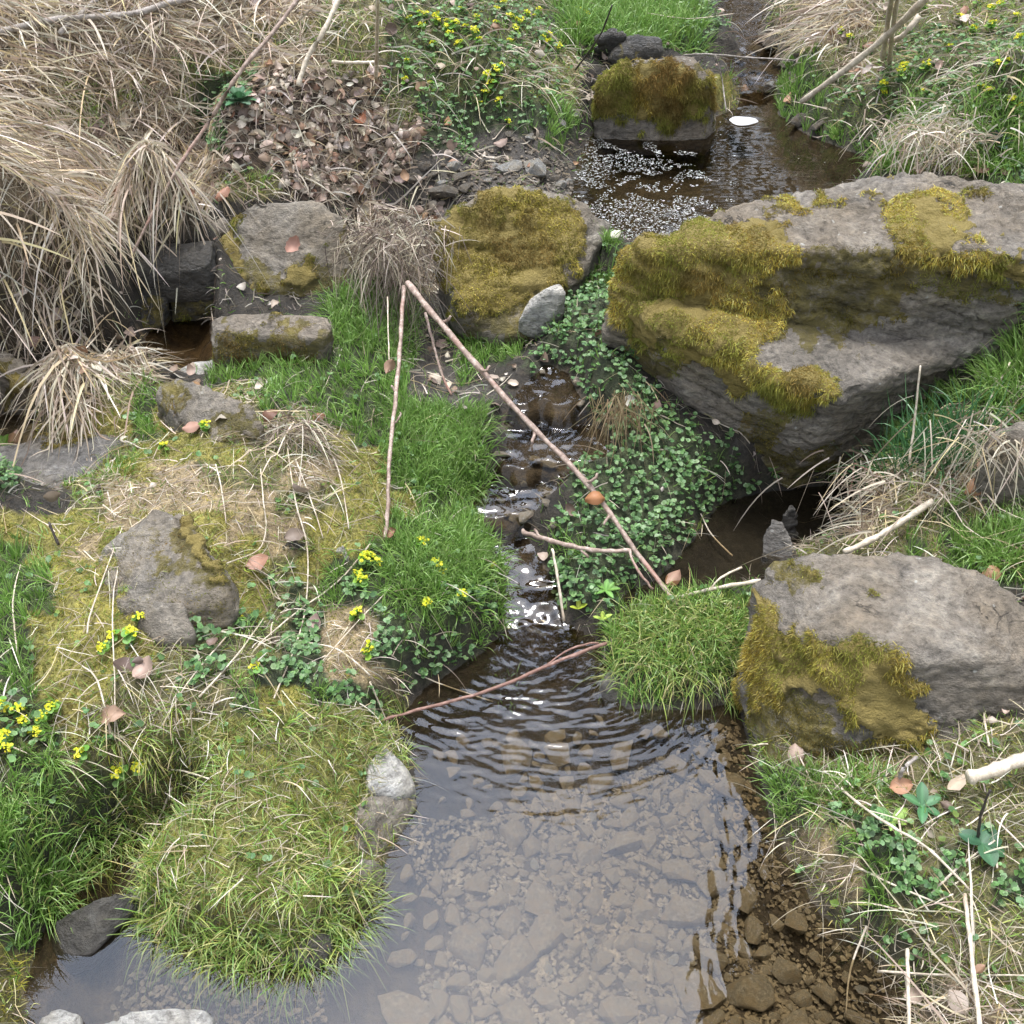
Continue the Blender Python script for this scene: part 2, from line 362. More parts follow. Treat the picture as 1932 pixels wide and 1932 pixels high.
def ramp(t, src, stops):
    r = N(t, 'ShaderNodeValToRGB'); e = r.color_ramp.elements
    while len(e) < len(stops): e.new(.5)
    for i, (pos, c) in enumerate(stops):
        e[i].position = pos; e[i].color = (*c, 1) if len(c) == 3 else c
    t.links.new(src, r.inputs[0]); return r.outputs[0]
def mix(t, a, b, fac, mode='MIX'):
    n = N(t, 'ShaderNodeMix', data_type='RGBA', blend_type=mode)
    for s, v in ((6, a), (7, b)):
        if isinstance(v, tuple): n.inputs[s].default_value = (*v, 1)
        else: t.links.new(v, n.inputs[s])
    if isinstance(fac, (int, float)): n.inputs[0].default_value = fac
    else: t.links.new(fac, n.inputs[0])
    return n.outputs[2]
def rock_mat(name, c1, c2, c3, rough=.8, lichen=.5, strat=(1, 1, 1.7), bump=.5, crack=True):
    m, t, o = mat_new(name); tc = N(t, 'ShaderNodeTexCoord')
    mp = N(t, 'ShaderNodeMapping'); mp.inputs['Scale'].default_value = strat; mp.inputs['Rotation'].default_value = (.25, .12, .2)
    t.links.new(tc.outputs['Object'], mp.inputs[0])
    n1 = N(t, 'ShaderNodeTexNoise', Scale=9., Detail=10., Roughness=.72, Distortion=.8); t.links.new(mp.outputs[0], n1.inputs[0])
    n2 = N(t, 'ShaderNodeTexNoise', Scale=60., Detail=6., Roughness=.7); t.links.new(mp.outputs[0], n2.inputs[0])
    n3 = N(t, 'ShaderNodeTexNoise', Scale=3., Detail=4., Roughness=.6); t.links.new(tc.outputs['Object'], n3.inputs[0])
    base = ramp(t, n1.outputs[0], [(.3, c1), (.52, c2), (.7, c3)])
    base = mix(t, base, tuple(x*y for x, y in zip(c2, (1.12, .98, .76))), ramp(t, n3.outputs[0], [(.42, (0, 0, 0)), (.66, (.8, .8, .8))]))
    base = mix(t, base, ramp(t, n2.outputs[0], [(.3, (.35, .34, .33)), (.5, (1, 1, 1)), (.72, (1.5, 1.47, 1.4))]), .9, 'MULTIPLY')
    # pale lichen flecks
    vo = N(t, 'ShaderNodeTexVoronoi', Scale=26.); t.links.new(tc.outputs['Object'], vo.inputs[0])
    nl = N(t, 'ShaderNodeTexNoise', Scale=55., Detail=4.); t.links.new(tc.outputs['Object'], nl.inputs[0])
    md = N(t, 'ShaderNodeMath', operation='MULTIPLY_ADD'); md.inputs[1].default_value = .5; t.links.new(nl.outputs[0], md.inputs[0]); t.links.new(vo.outputs['Distance'], md.inputs[2])
    base = mix(t, base, (.55, .55, .5), mulv(t, ramp(t, md.outputs[0], [(.28, (1, 1, 1)), (.335, (0, 0, 0))]), lichen))
    # dark hairline cracks
    h = n2.outputs[0]
    if crack:
        mp2 = N(t, 'ShaderNodeMapping'); mp2.inputs['Scale'].default_value = (2.2, 3.2, 9); mp2.inputs['Rotation'].default_value = (.5, .3, -.35); t.links.new(tc.outputs['Object'], mp2.inputs[0])
        nd = N(t, 'ShaderNodeTexNoise', Scale=1.6, Detail=7., Roughness=.6, Distortion=1.2); t.links.new(mp2.outputs[0], nd.inputs[0])
        ab = N(t, 'ShaderNodeMath', operation='SUBTRACT'); ab.inputs[1].default_value = .5; t.links.new(nd.outputs[0], ab.inputs[0])
        ab2 = N(t, 'ShaderNodeMath', operation='ABSOLUTE'); t.links.new(ab.outputs[0], ab2.inputs[0])
        cr = ramp(t, ab2.outputs[0], [(.0, (0, 0, 0)), (.011, (1, 1, 1))])
        gate = ramp(t, n3.outputs[0], [(.52, (1, 1, 1)), (.6, (0, 0, 0))])
        cr = mix(t, cr, (1., 1., 1.), gate)
        base = mix(t, base, cr, .85, 'MULTIPLY')
        hb = N(t, 'ShaderNodeMath', operation='MULTIPLY'); t.links.new(cr, hb.inputs[0]); t.links.new(n2.outputs[0], hb.inputs[1]); h = hb.outputs[0]
    at = N(t, 'ShaderNodeAttribute', attribute_name='film')
    nm = N(t, 'ShaderNodeTexNoise', Scale=30., Detail=9., Roughness=.82); t.links.new(tc.outputs['Object'], nm.inputs[0])
    ad = N(t, 'ShaderNodeMath', operation='ADD'); t.links.new(at.outputs['Fac'], ad.inputs[0]); t.links.new(nm.outputs[0], ad.inputs[1])
    gold = ramp(t, at.outputs['Fac'], [(.6, (0, 0, 0)), (.69, (1, 1, 1))])
    fm = ramp(t, ad.outputs[0], [(.86, (0, 0, 0)), (1.0, (1, 1, 1))])
    mc = ramp(t, n1.outputs[0], [(.35, (.06, .05, .018)), (.5, (.13, .105, .03)), (.68, (.25, .20, .05))])
    mc = mix(t, mc, (.23, .175, .045), gold)
    base = mix(t, base, mc, fm)
    p = N(t, 'ShaderNodeBsdfPrincipled', Roughness=rough); t.links.new(base, p.inputs['Base Color'])
    ms = N(t, 'ShaderNodeMath', operation='ADD'); t.links.new(h, ms.inputs[0]); t.links.new(n1.outputs[0], ms.inputs[1])
    b = N(t, 'ShaderNodeBump', Strength=min(1, bump*1.8), Distance=.022); t.links.new(ms.outputs[0], b.inputs['Height']); t.links.new(b.outputs[0], p.inputs['Normal'])
    t.links.new(p.outputs[0], o.inputs[0]); return m
def mulv(t, s, k):
    n = N(t, 'ShaderNodeMath', operation='MULTIPLY'); n.inputs[1].default_value = k; t.links.new(s, n.inputs[0]); return n.outputs[0]
R_GREY = rock_mat('grey_schist', (.085, .075, .06), (.205, .18, .147), (.38, .345, .285))
R_BROWN = rock_mat('brown_schist', (.10, .087, .07), (.21, .187, .152), (.37, .34, .285), lichen=.3)
R_PALE = rock_mat('pale_stone', (.2, .19, .165), (.42, .41, .38), (.6, .59, .55), lichen=.3, crack=False)
R_DARK = rock_mat('dark_wet_stone', (.03, .028, .024), (.075, .07, .062), (.15, .145, .135), rough=.35, lichen=.15)
R_WET = rock_mat('wet_grey_slab', (.09, .085, .08), (.19, .18, .165), (.33, .33, .32), rough=.22, lichen=.4, strat=(1, 1, 2))
R_BED = rock_mat('silted_stone', (.085, .074, .056), (.175, .152, .115), (.31, .275, .215), lichen=.0, bump=.3, crack=False)

# ground
def ground_mat():
    m, t, o = mat_new('soil'); tc = N(t, 'ShaderNodeTexCoord'); a = N(t, 'ShaderNodeAttribute', attribute_name='Col')
    n1 = N(t, 'ShaderNodeTexNoise', Scale=35., Detail=8., Roughness=.7); t.links.new(tc.outputs['Object'], n1.inputs[0])
    n2 = N(t, 'ShaderNodeTexNoise', Scale=160., Detail=4., Roughness=.7); t.links.new(tc.outputs['Object'], n2.inputs[0])
    c = mix(t, a.outputs['Color'], ramp(t, n1.outputs[0], [(.3, (.4, .38, .36)), (.5, (1, 1, 1)), (.7, (1.7, 1.65, 1.5))]), 1., 'MULTIPLY')
    c = mix(t, c, ramp(t, n2.outputs[0], [(.35, (.6, .6, .6)), (.6, (1.2, 1.2, 1.2))]), 1., 'MULTIPLY')
    p = N(t, 'ShaderNodeBsdfPrincipled', Roughness=.8); t.links.new(c, p.inputs['Base Color'])
    ms = N(t, 'ShaderNodeMath', operation='ADD'); t.links.new(n1.outputs[0], ms.inputs[0]); t.links.new(n2.outputs[0], ms.inputs[1])
    b = N(t, 'ShaderNodeBump', Strength=.7, Distance=.012); t.links.new(ms.outputs[0], b.inputs['Height']); t.links.new(b.outputs[0], p.inputs['Normal'])
    t.links.new(p.outputs[0], o.inputs[0]); return m
def water_mat(name, tint, bump=0.):
    m, t, o = mat_new(name)
    tr = N(t, 'ShaderNodeBsdfTransparent'); tr.inputs[0].default_value = (*tint, 1)
    gl = N(t, 'ShaderNodeBsdfGlossy', Roughness=.015); fr = N(t, 'ShaderNodeFresnel', IOR=1.42); mx = N(t, 'ShaderNodeMixShader')
    if bump:
        tc = N(t, 'ShaderNodeTexCoord'); n1 = N(t, 'ShaderNodeTexNoise', Scale=45., Detail=2.); t.links.new(tc.outputs['Object'], n1.inputs[0])
        b = N(t, 'ShaderNodeBump', Strength=bump, Distance=.004); t.links.new(n1.outputs[0], b.inputs['Height'])
        t.links.new(b.outputs[0], gl.inputs['Normal']); t.links.new(b.outputs[0], fr.inputs['Normal'])
    t.links.new(fr.outputs[0], mx.inputs[0]); t.links.new(tr.outputs[0], mx.inputs[1]); t.links.new(gl.outputs[0], mx.inputs[2]); t.links.new(mx.outputs[0], o.inputs[0])
    return m
M_GROUND = ground_mat()

# ------------------------------------------------------------------ ground sheet
def skirt(a, b, n=26, far=70):
    e = np.geomspace(.03, far, n); return np.concatenate([(a-e)[::-1], b+e])
gx = np.sort(np.concatenate([cx, skirt(cx[0], cx[-1])])); gy = np.sort(np.concatenate([cy, skirt(cy[0], cy[-1])]))
TX, TY = np.meshgrid(gx, gy); TZ = hgt(TX, TY)
gp = np.c_[TX.ravel(), TY.ravel(), TZ.ravel()]
zc = {'s': (.22, .17, .11), 'h': (.10, .075, .045), 'x': (.12, .11, .045), 'f': (.07, .075, .028), 'g': (.035, .045, .015), 'c': (.04, .05, .02), 'm': (.19, .17, .04),
      'n': (.15, .15, .04), 't': (.26, .20, .11), 'b': (.075, .052, .036), 'd': (.06, .052, .043), '.': (.028, .023, .016)}
zz = zone(gp); gc = np.zeros((len(gp), 3))
for k_, c_ in zc.items(): gc[zz == k_] = c_
gu, gv = proj(gp)
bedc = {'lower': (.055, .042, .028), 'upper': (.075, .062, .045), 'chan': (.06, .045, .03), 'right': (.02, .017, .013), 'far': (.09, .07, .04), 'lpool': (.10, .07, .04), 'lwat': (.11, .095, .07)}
for W_ in WATERS:
    s_ = sdist(gp[:, 0], gp[:, 1], W_.poly); k_ = s_ < 0
    gc[k_] = bedc[W_.name]
    if W_.name == 'lower':   # bed colour darker towards the inlet, paler further out
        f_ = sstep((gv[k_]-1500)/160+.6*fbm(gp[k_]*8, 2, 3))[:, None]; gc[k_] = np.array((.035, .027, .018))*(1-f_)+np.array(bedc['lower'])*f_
    k2 = (s_ >= 0) & (s_ < .03); gc[k2] = gc[k2]*.35+np.array((.02, .016, .011))
nx = len(gx); ny = len(gy)
ii = np.arange(nx*ny).reshape(ny, nx)
FQ = np.stack([ii[:-1, :-1], ii[:-1, 1:], ii[1:, 1:], ii[1:, :-1]], -1).reshape(-1, 4)
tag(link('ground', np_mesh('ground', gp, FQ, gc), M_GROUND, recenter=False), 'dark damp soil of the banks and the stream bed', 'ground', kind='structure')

# ------------------------------------------------------------------ water sheets
def water_sheet(W_, step, ripple, mat, label):
    xs = [a[0] for a in W_.poly]; ys = [a[1] for a in W_.poly]
    ax = np.arange(min(xs)-.05, max(xs)+.05, step); ay = np.arange(min(ys)-.05, max(ys)+.05, step)
    X, Y = np.meshgrid(ax, ay); s_ = sdist(X, Y, W_.poly)
    Z = W_.lev(X, Y)+ripple(X, Y)
    vi = np.arange(X.size).reshape(X.shape); keep = s_ < .035
    q = keep[:-1, :-1] & keep[1:, :-1] & keep[:-1, 1:] & keep[1:, 1:]
    F_ = np.stack([vi[:-1, :-1], vi[:-1, 1:], vi[1:, 1:], vi[1:, :-1]], -1)[q]
    used = np.unique(F_); mp = np.full(X.size, -1); mp[used] = np.arange(len(used))
    V = np.c_[X.ravel(), Y.ravel(), Z.ravel()][used]
    return tag(link('water', np_mesh('water', V, mp[F_]), mat, recenter=False), label, 'water', kind='structure')
inlet = P(985, 1180, 0)
def rip_lower(X, Y):
    u, v = proj(np.stack([X, Y, np.zeros_like(X)], -1))
    p = np.c_[X.ravel(), Y.ravel()]
    n = (fbm(p*9, 2, 61).reshape(X.shape), fbm(p*30, 2, 67).reshape(X.shape))
    dx = X-inlet.x; dy = Y-inlet.y-.02; r = np.hypot(dx*.85, dy)
    amp = sstep(1.15-(r/.52))*np.clip(1-sstep((v-1500)/170), 0, 1)
    amp *= .55+.45*sstep((v-1250)/100)
    n3 = fbm(p*13+5, 2, 63).reshape(X.shape)
    ph = r*2*math.pi/.029+n[0]*6.5+n[1]*1.6
    r2 = np.hypot(X-inlet.x-.13, Y-inlet.y-.06); r3 = np.hypot(X-inlet.x+.16, (Y-inlet.y)*1.1)
    gate = np.clip(.25+1.5*n3, 0, 1.3)
    th = np.arctan2(dx, -dy)
    arcs = fbm(np.c_[(r/.0105+n[0]*1.5).ravel(), (th*6+n[0]).ravel()], 2, 76).reshape(X.shape)+.6*fbm(np.c_[(r2/.009).ravel(), (np.arctan2(X-inlet.x-.13, inlet.y-Y)*8).ravel()], 2, 77).reshape(X.shape)
    wv = np.sin(ph)*gate*.4+1.9*arcs+.45*fbm(p*np.array([42, 60]), 2, 75).reshape(X.shape)
    right = sstep((u-1250)/120)*(1-sstep((v-1800)/150))*sstep((1500-u)/150)
    wr = np.sin(X*2*math.pi/.022+n[0]*7)*.5
    return .0013*amp*wv + .0006*right*fbm(np.c_[p[:, 0]*75, p[:, 1]*24], 2, 79).reshape(X.shape)
def rip_stream(X, Y):
    p = np.c_[X.ravel(), Y.ravel()]
    a = fbm(np.c_[p[:, 0]*62+4*fbm(p*9, 2, 5), p[:, 1]*85], 2, 81).reshape(X.shape); b = fbm(p*20, 2, 85).reshape(X.shape)
    return .0007*a+.0008*b
def rip_upper(X, Y):
    p = np.c_[X.ravel(), Y.ravel()]
    return .0006*fbm(p*np.array([9, 32]), 3, 91).reshape(X.shape)
def rip_mid(X, Y):
    p = np.c_[X.ravel(), Y.ravel()]
    return .0016*fbm(p*np.array([40, 60]), 3, 95).reshape(X.shape)
M_W1 = water_mat('clear_water', (.76, .71, .60)); M_W2 = water_mat('brown_water', (.62, .56, .45))
WD = {W_.name: W_ for W_ in WATERS}
water_sheet(WD['lower'], .003, rip_lower, M_W1, 'clear lower pool reflecting the pale sky over a gravel bed')
water_sheet(WD['chan'], .003, rip_stream, M_W1, 'narrow rippling stream running between the grassy banks')
water_sheet(WD['right'], .007, rip_mid, M_W1, 'dark side stream under the large boulder')
water_sheet(WD['upper'], .007, rip_upper, M_W2, 'brown upper pool with white foam behind the boulders')
water_sheet(WD['far'], .012, rip_mid, M_W2, 'small far stream trickling into the upper pool')
water_sheet(WD['lpool'], .008, rip_upper, M_W2, 'small brown pool beside the hanging straw')
water_sheet(WD['lwat'], .008, rip_mid, M_W1, 'shallow water over the wet slab at the left edge')

# ------------------------------------------------------------------ ribbons (blades, straws, moss fibres)
def ribbons(base, d0, L, Wd, droop, c0, c1, seg=4, clamp=.003, kink=.0, taper=.65, side=None):
    n = len(base); L = np.broadcast_to(L, n)[:, None]; Wd = np.broadcast_to(Wd, n)[:, None]; droop = np.broadcast_to(droop, n)[:, None]
    rv = rng.normal(size=(n, 3)); rv[:, 2] *= .4
    sd = norm(np.cross(d0, rv)) if side is None else side
    rows = []; lat = rng.normal(size=(n, 1))*kink
    colr = []
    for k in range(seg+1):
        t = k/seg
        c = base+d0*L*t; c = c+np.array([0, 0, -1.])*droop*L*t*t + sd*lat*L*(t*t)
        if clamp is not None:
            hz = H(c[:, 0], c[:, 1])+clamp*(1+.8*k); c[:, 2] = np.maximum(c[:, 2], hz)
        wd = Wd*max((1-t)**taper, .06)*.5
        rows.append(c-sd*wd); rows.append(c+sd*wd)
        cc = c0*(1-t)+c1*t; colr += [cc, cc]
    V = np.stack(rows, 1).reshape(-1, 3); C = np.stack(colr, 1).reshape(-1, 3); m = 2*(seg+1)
    b = (np.arange(n)*m)[:, None, None]; k = np.arange(seg)[None, :, None]*2
    F_ = (b+k+np.array([0, 1, 3, 2])[None, None]).reshape(-1, 4)
    return V, F_, C
def pal(n, cols, var=.2):
    c = np.array(cols)[rng.integers(0, len(cols), n)]
    return c*rng.uniform(1-var, 1+var, (n, 1))*rng.uniform(.94, 1.06, (n, 3))
def distw(p, w): # slightly wider far away so that blades stay visible
    d = np.sqrt(p[:, 0]**2+p[:, 1]**2+(p[:, 2]-CAMZ)**2); return w*np.clip(d/1.9, 1, 1.6)
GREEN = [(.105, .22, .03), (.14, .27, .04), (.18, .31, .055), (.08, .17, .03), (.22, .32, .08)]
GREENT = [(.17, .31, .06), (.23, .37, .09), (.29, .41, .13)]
YGREEN = [(.28, .35, .06), (.36, .38, .10), (.2, .3, .06), (.46, .42, .18)]
STRAW = [(.56, .48, .36), (.68, .60, .48), (.45, .37, .27), (.74, .67, .56), (.27, .21, .15), (.62, .54, .43), (.64, .53, .31), (.36, .29, .21)]
MOSSC = [(.40, .35, .08), (.50, .38, .08), (.56, .43, .10), (.36, .27, .05), (.60, .50, .17), (.28, .2, .035), (.38, .36, .08)]
GMOSS = [(.42, .38, .06), (.52, .46, .10), (.32, .33, .055), (.6, .5, .18), (.22, .24, .04)]
def tufted(p, spread=.02, cell=.045):
    """group points in tufts: returns lean direction away from the tuft's centre"""
    g = np.floor(p[:, :2]/cell+.35*np.c_[vnoise(np.c_[p[:, :2]*8, p[:, 2]*0], 3), vnoise(np.c_[p[:, :2]*8, p[:, 2]*0], 4)])
    cx_ = (g+.5+.3*(np.c_[_h(g[:, 0].astype(np.int64), g[:, 1].astype(np.int64), 0, 1), _h(g[:, 0].astype(np.int64), g[:, 1].astype(np.int64), 0, 2)]-.5))*cell
    d = p[:, :2]-cx_
    key = _h(g[:, 0].astype(np.int64), g[:, 1].astype(np.int64), 5, 3)
    return d/cell, key
def grass_on(p, Lm, Ls, W0, lean=.5, droop=.35, c0=GREEN, c1=GREENT, seg=4):
    n = len(p); d, key = tufted(p); gx_, gy_ = grad(p[:, 0], p[:, 1])
    ld = d*1.1+rng.normal(size=(n, 2))*.35 - np.c_[gx_, gy_].clip(-1.2, 1.2)*.35
    dz = norm(np.c_[ld*lean, np.ones(n)])
    L = np.maximum(Lm+Ls*rng.normal(size=n), Lm*.3)*(.65+.6*key)
    q = p.copy(); q[:, :2] -= d*.018; q[:, 2] = H(q[:, 0], q[:, 1])-.003
    tone = (.75+.5*key)[:, None]
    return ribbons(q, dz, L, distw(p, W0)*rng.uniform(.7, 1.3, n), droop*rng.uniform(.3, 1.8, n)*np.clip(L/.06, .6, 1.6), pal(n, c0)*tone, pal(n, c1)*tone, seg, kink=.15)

parts = []
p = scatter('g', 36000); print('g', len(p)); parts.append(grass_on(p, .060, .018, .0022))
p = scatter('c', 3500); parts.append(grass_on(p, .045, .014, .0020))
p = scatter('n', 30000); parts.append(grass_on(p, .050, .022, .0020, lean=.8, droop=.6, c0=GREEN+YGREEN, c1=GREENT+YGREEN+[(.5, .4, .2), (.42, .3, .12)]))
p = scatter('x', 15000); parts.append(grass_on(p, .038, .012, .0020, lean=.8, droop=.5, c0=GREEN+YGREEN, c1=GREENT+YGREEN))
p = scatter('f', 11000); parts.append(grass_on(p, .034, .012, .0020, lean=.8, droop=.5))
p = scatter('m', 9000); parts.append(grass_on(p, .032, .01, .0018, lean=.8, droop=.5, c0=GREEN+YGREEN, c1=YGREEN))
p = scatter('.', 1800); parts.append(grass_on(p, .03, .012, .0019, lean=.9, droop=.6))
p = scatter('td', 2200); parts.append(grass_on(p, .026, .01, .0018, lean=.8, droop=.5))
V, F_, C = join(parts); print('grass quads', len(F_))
tag(link('grass', np_mesh('grass', V, F_, C), M_GRASS, recenter=False), 'fresh green grass growing over the banks and hummocks', 'grass', kind='stuff')

# moss carpets on the ground
def fibres(p, nrm, L, W0, cols, down=.35, seg=2, spread=.7):
    n = len(p)
    d = norm(nrm+rng.normal(size=(n, 3))*spread+np.array([0, 0, -down]))
    c = pal(n, cols, .25); cl = (.85+.55*fbm(p*38, 2, 13))[:, None]
    gm = np.clip(fbm(p*7, 3, 19)*2.2+.15, 0, .75)[:, None]; c = c*(1-gm)+np.array((.24, .27, .055))*gm   # greener moss in places
    bm_ = np.clip(fbm(p*10+9, 3, 23)*2.4-.35, 0, .7)[:, None]; c = c*(1-bm_)+np.array((.22, .13, .05))*bm_   # dry brown moss in places
    return ribbons(p, d, L*rng.uniform(.4, 1.4, n), W0*rng.uniform(.7, 1.3, n), .35, c*.8*cl, c*1.15*cl, seg, clamp=None)
p = scatter('mn', 60000, falloff=1.8); p = p[rng.random(len(p)) < np.where(zone(p) == 'n', .75, 1)]
gx_, gy_ = grad(p[:, 0], p[:, 1]); nn = norm(np.c_[-gx_, -gy_, np.ones(len(p))])
parts = [fibres(p, nn, .012, .0018, GMOSS, 0)]
p = scatter('txf', 17000, falloff=1.5); gx_, gy_ = grad(p[:, 0], p[:, 1]); parts.append(fibres(p, norm(np.c_[-gx_, -gy_, np.ones(len(p))]), .012, .0022, GMOSS, 0))
V, F_, C = join(parts)
tag(link('moss', np_mesh('moss', V, F_, C), M_MOSS, recenter=False), 'yellow green moss carpeting the hummocks', 'moss', kind='stuff')

# straw
def straw_on(p, Lm, Ls, W0, tilt=.25, downhill=.7, droop=.4, stand=.004, pale=1., flow=None, messy=.12):
    n = len(p); gx_, gy_ = grad(p[:, 0], p[:, 1]); g = np.c_[-gx_, -gy_]; gm = np.linalg.norm(g, axis=1, keepdims=True); g = g/np.maximum(gm, .15)
    a = rng.uniform(0, 2*math.pi, n); rd = np.c_[np.cos(a), np.sin(a)]
    hd = rd*(1-downhill)+g*downhill*np.clip(gm*1.5, 0, 1)+rng.normal(size=(n, 2))*messy
    if flow is not None: hd = hd*.75+np.array(flow)*rng.uniform(.2, 1.1, (n, 1))
    hd = hd/np.maximum(np.linalg.norm(hd, axis=1, keepdims=True), 1e-6)
    d = norm(np.c_[hd, rng.uniform(-.1, tilt*2, n)])
    L = np.maximum(Lm+Ls*rng.normal(size=n), .3*Lm)
    q = p.copy(); q[:, 2] += rng.uniform(0, .018, n)
    c = pal(n, STRAW, .22)*pale
    return ribbons(q, d, L, distw(p, W0)*rng.uniform(.5, 1.5, n), droop*rng.uniform(.5, 1.6, n), c, c*rng.uniform(.85, 1.15, (n, 1)), 6, clamp=stand*.5, kink=.12, taper=.3)
parts = []
p = scatter('s', 22000, falloff=.9); parts.append(straw_on(p, .07, .03, .0024, tilt=.12, downhill=.22, messy=.3))
p = scatter('h', 24000, falloff=.6); parts.append(straw_on(p, .075, .032, .0028, tilt=.1, downhill=.12, droop=.8, stand=.006, flow=(.05, -1.), messy=.28)); p = scatter('h', 2000, falloff=.6); parts.append(straw_on(p, .17, .06, .0036, tilt=.1, downhill=.1, droop=.8, stand=.014, flow=(.1, -1.), messy=.35)); p = scatter('s', 1600, falloff=.6); parts.append(straw_on(p, .18, .05, .003, tilt=.15, downhill=.2, droop=.3, stand=.015))
p = scatter('x', 7500); parts.append(straw_on(p, .055, .025, .0018, downhill=.3))
p = scatter('f', 2800); parts.append(straw_on(p, .08, .03, .0022, downhill=.3))
p = scatter('t', 13000); parts.append(straw_on(p, .035, .015, .0014, downhill=.6))
p = scatter('b', 12000); parts.append(straw_on(p, .08, .03, .0022, downhill=.3, messy=.4, pale=.62))
p = scatter('n', 5500); parts.append(straw_on(p, .04, .015, .0015, downhill=.3))
p = scatter('m', 3000); parts.append(straw_on(p, .05, .015, .0015, downhill=.3))
p = scatter('gc', 700); parts.append(straw_on(p, .06, .02, .0018, downhill=.5))
p = scatter('d', 1800); parts.append(straw_on(p, .07, .02, .0020, downhill=.3)); p = scatter('.', 3800); parts.append(straw_on(p, .03, .012, .0018, downhill=.3, messy=.4, pale=.45))
V, F_, C = join(parts); print('straw quads', len(F_))
tag(link('straw', np_mesh('straw', V, F_, C), M_STRAW, recenter=False), 'bleached dead grass and straw matted on the banks', 'straw', kind='stuff')

# round leaves (ground cover)
def discs(p, nrm, r, cols, k=7, cup=.25, var=.2, asp=1.):
    n = len(p); r = np.broadcast_to(r, n)[:, None]
    a = norm(np.cross(nrm, rng.normal(size=(n, 3)))); b = np.cross(nrm, a)
    c = pal(n, cols, var); rows = [p]; cc = [c*.8]
    for i in range(k):
        th = 2*math.pi*i/k; rr = r*rng.uniform(.82, 1.12, (n, 1))
        rows.append(p+a*rr*math.cos(th)*asp+b*rr*math.sin(th)+nrm*r*cup*rng.uniform(.0, 1.4, (n, 1))); cc.append(c)
    V = np.stack(rows, 1).reshape(-1, 3); C = np.stack(cc, 1).reshape(-1, 3); bs = (np.arange(n)*(k+1))[:, None, None]
    tri = np.array([[0, 1+i, 1+(i+1) % k] for i in range(k)])[None]
    return V, (bs+tri).reshape(-1, 3), C
CLOV = [(.085, .17, .055), (.11, .21, .065), (.15, .26, .09), (.06, .13, .04), (.2, .3, .14)]
def cover(p, r, hgtm, cols):
    n = len(p); nr = norm(np.c_[rng.normal(size=(n, 2))*.4, np.ones(n)]); nr[:, 1] -= .15
    q = p.copy(); q[:, 2] += hgtm*rng.uniform(.1, 1, n)
    out = []
    for k in range(3):
        a = rng.uniform(0, 6.28, n)+k*2.09; o_ = np.c_[np.cos(a), np.sin(a), np.zeros(n)]*(r*.75)
        out.append(discs(q+o_, norm(nr+rng.normal(size=(n, 3))*.15), r*rng.uniform(.6, 1.2, n), cols, 6))
    return out
parts = []
p = scatter('c', 9500, falloff=1.); parts += cover(p, .0048, .035, CLOV)
p = scatter('f', 3800, falloff=1.); parts += cover(p, .006, .03, CLOV)
p = scatter('x', 700); parts += cover(p, .0055, .02, CLOV+[(.14, .2, .04)])
p = scatter('g', 350); parts += cover(p, .005, .03, CLOV)
p = scatter('mn', 200); parts += cover(p, .005, .02, CLOV+[(.2, .26, .05)])
V, F_, C = join(parts)
tag(link('ground_cover', np_mesh('ground_cover', V, F_, C), M_GREEN, recenter=False), 'small round green clover like leaves spreading over the banks', 'ground cover', kind='stuff')

# dead leaves
def leafmesh(pos, nrm, yaw, Ln, cols, lob=0, curl=.25):
    """oval leaves, grid 7 x 5, curled"""
    n = len(pos); Ln = np.broadcast_to(Ln, n)
    a = np.c_[np.cos(yaw), np.sin(yaw), np.zeros(n)]; a = norm(a-nrm*(a*nrm).sum(1, keepdims=True)); b = np.cross(nrm, a)
    c = pal(n, cols, .2); rows = []; cc = []; nu, nv = 8, 5
    cr = rng.normal(size=(n, 1)).clip(-1.2, 1.2)*curl; cr2 = rng.normal(size=(n, 1)).clip(-1.2, 1.2)*curl*1.5; ph = rng.uniform(0, 6, (n, 1))
    for i in range(nu):
        s = i/(nu-1); wd = .36*math.sin(math.pi*min(max(s*.96+.02, 0), 1))**.7
        if lob: wd *= 1+lob*(1 if i % 2 else -1)
        for j in range(nv):
            t = j/(nv-1)*2-1
            L_ = Ln[:, None]; x = (s-.5)*L_; y = t*wd*L_*rng.uniform(.93, 1.07, (n, 1))
            z = L_*(cr*((s-.5)**2)*2.2+cr2*(t*t)*.22+.03*np.sin(s*14+ph)*abs(t)+.02*(1-abs(t)))
            rows.append(pos+a*x+b*y+nrm*z); cc.append(c*(1.12 if j == 2 else 1-.12*abs(t)))
    V = np.stack(rows, 1).reshape(-1, 3); C = np.stack(cc, 1).reshape(-1, 3)
    f = np.array([[i*nv+j, i*nv+j+1, (i+1)*nv+j+1, (i+1)*nv+j] for i in range(nu-1) for j in range(nv-1)])[None]
    return V, (f+(np.arange(n)*nu*nv)[:, None, None]).reshape(-1, 4), C
BROWN = [(.31, .23, .175), (.40, .32, .25), (.2, .14, .10), (.48, .41, .34), (.27, .16, .10), (.15, .11, .085), (.44, .36, .29)]
parts = []
for ch, de, sz in (('b', 5200, .036), ('s', 260, .045), ('f', 60, .045), ('d', 260, .04), ('x', 70, .04), ('t', 30, .035), ('h', 420, .05), ('c', 25, .04), ('.', 160, .03)):
    p = scatter(ch, de, falloff=.5); n = len(p)
    if not n: continue
    p[:, 2] += rng.uniform(.004, .03, n); gx_, gy_ = grad(p[:, 0], p[:, 1])
    nr = norm(np.c_[-gx_, -gy_, np.ones(n)]+rng.normal(size=(n, 3))*.45)
    parts.append(leafmesh(p, nr, rng.uniform(0, 6.28, n), sz*rng.uniform(.25, 1.1, n), BROWN, curl=.5))
V, F_, C = join(parts)
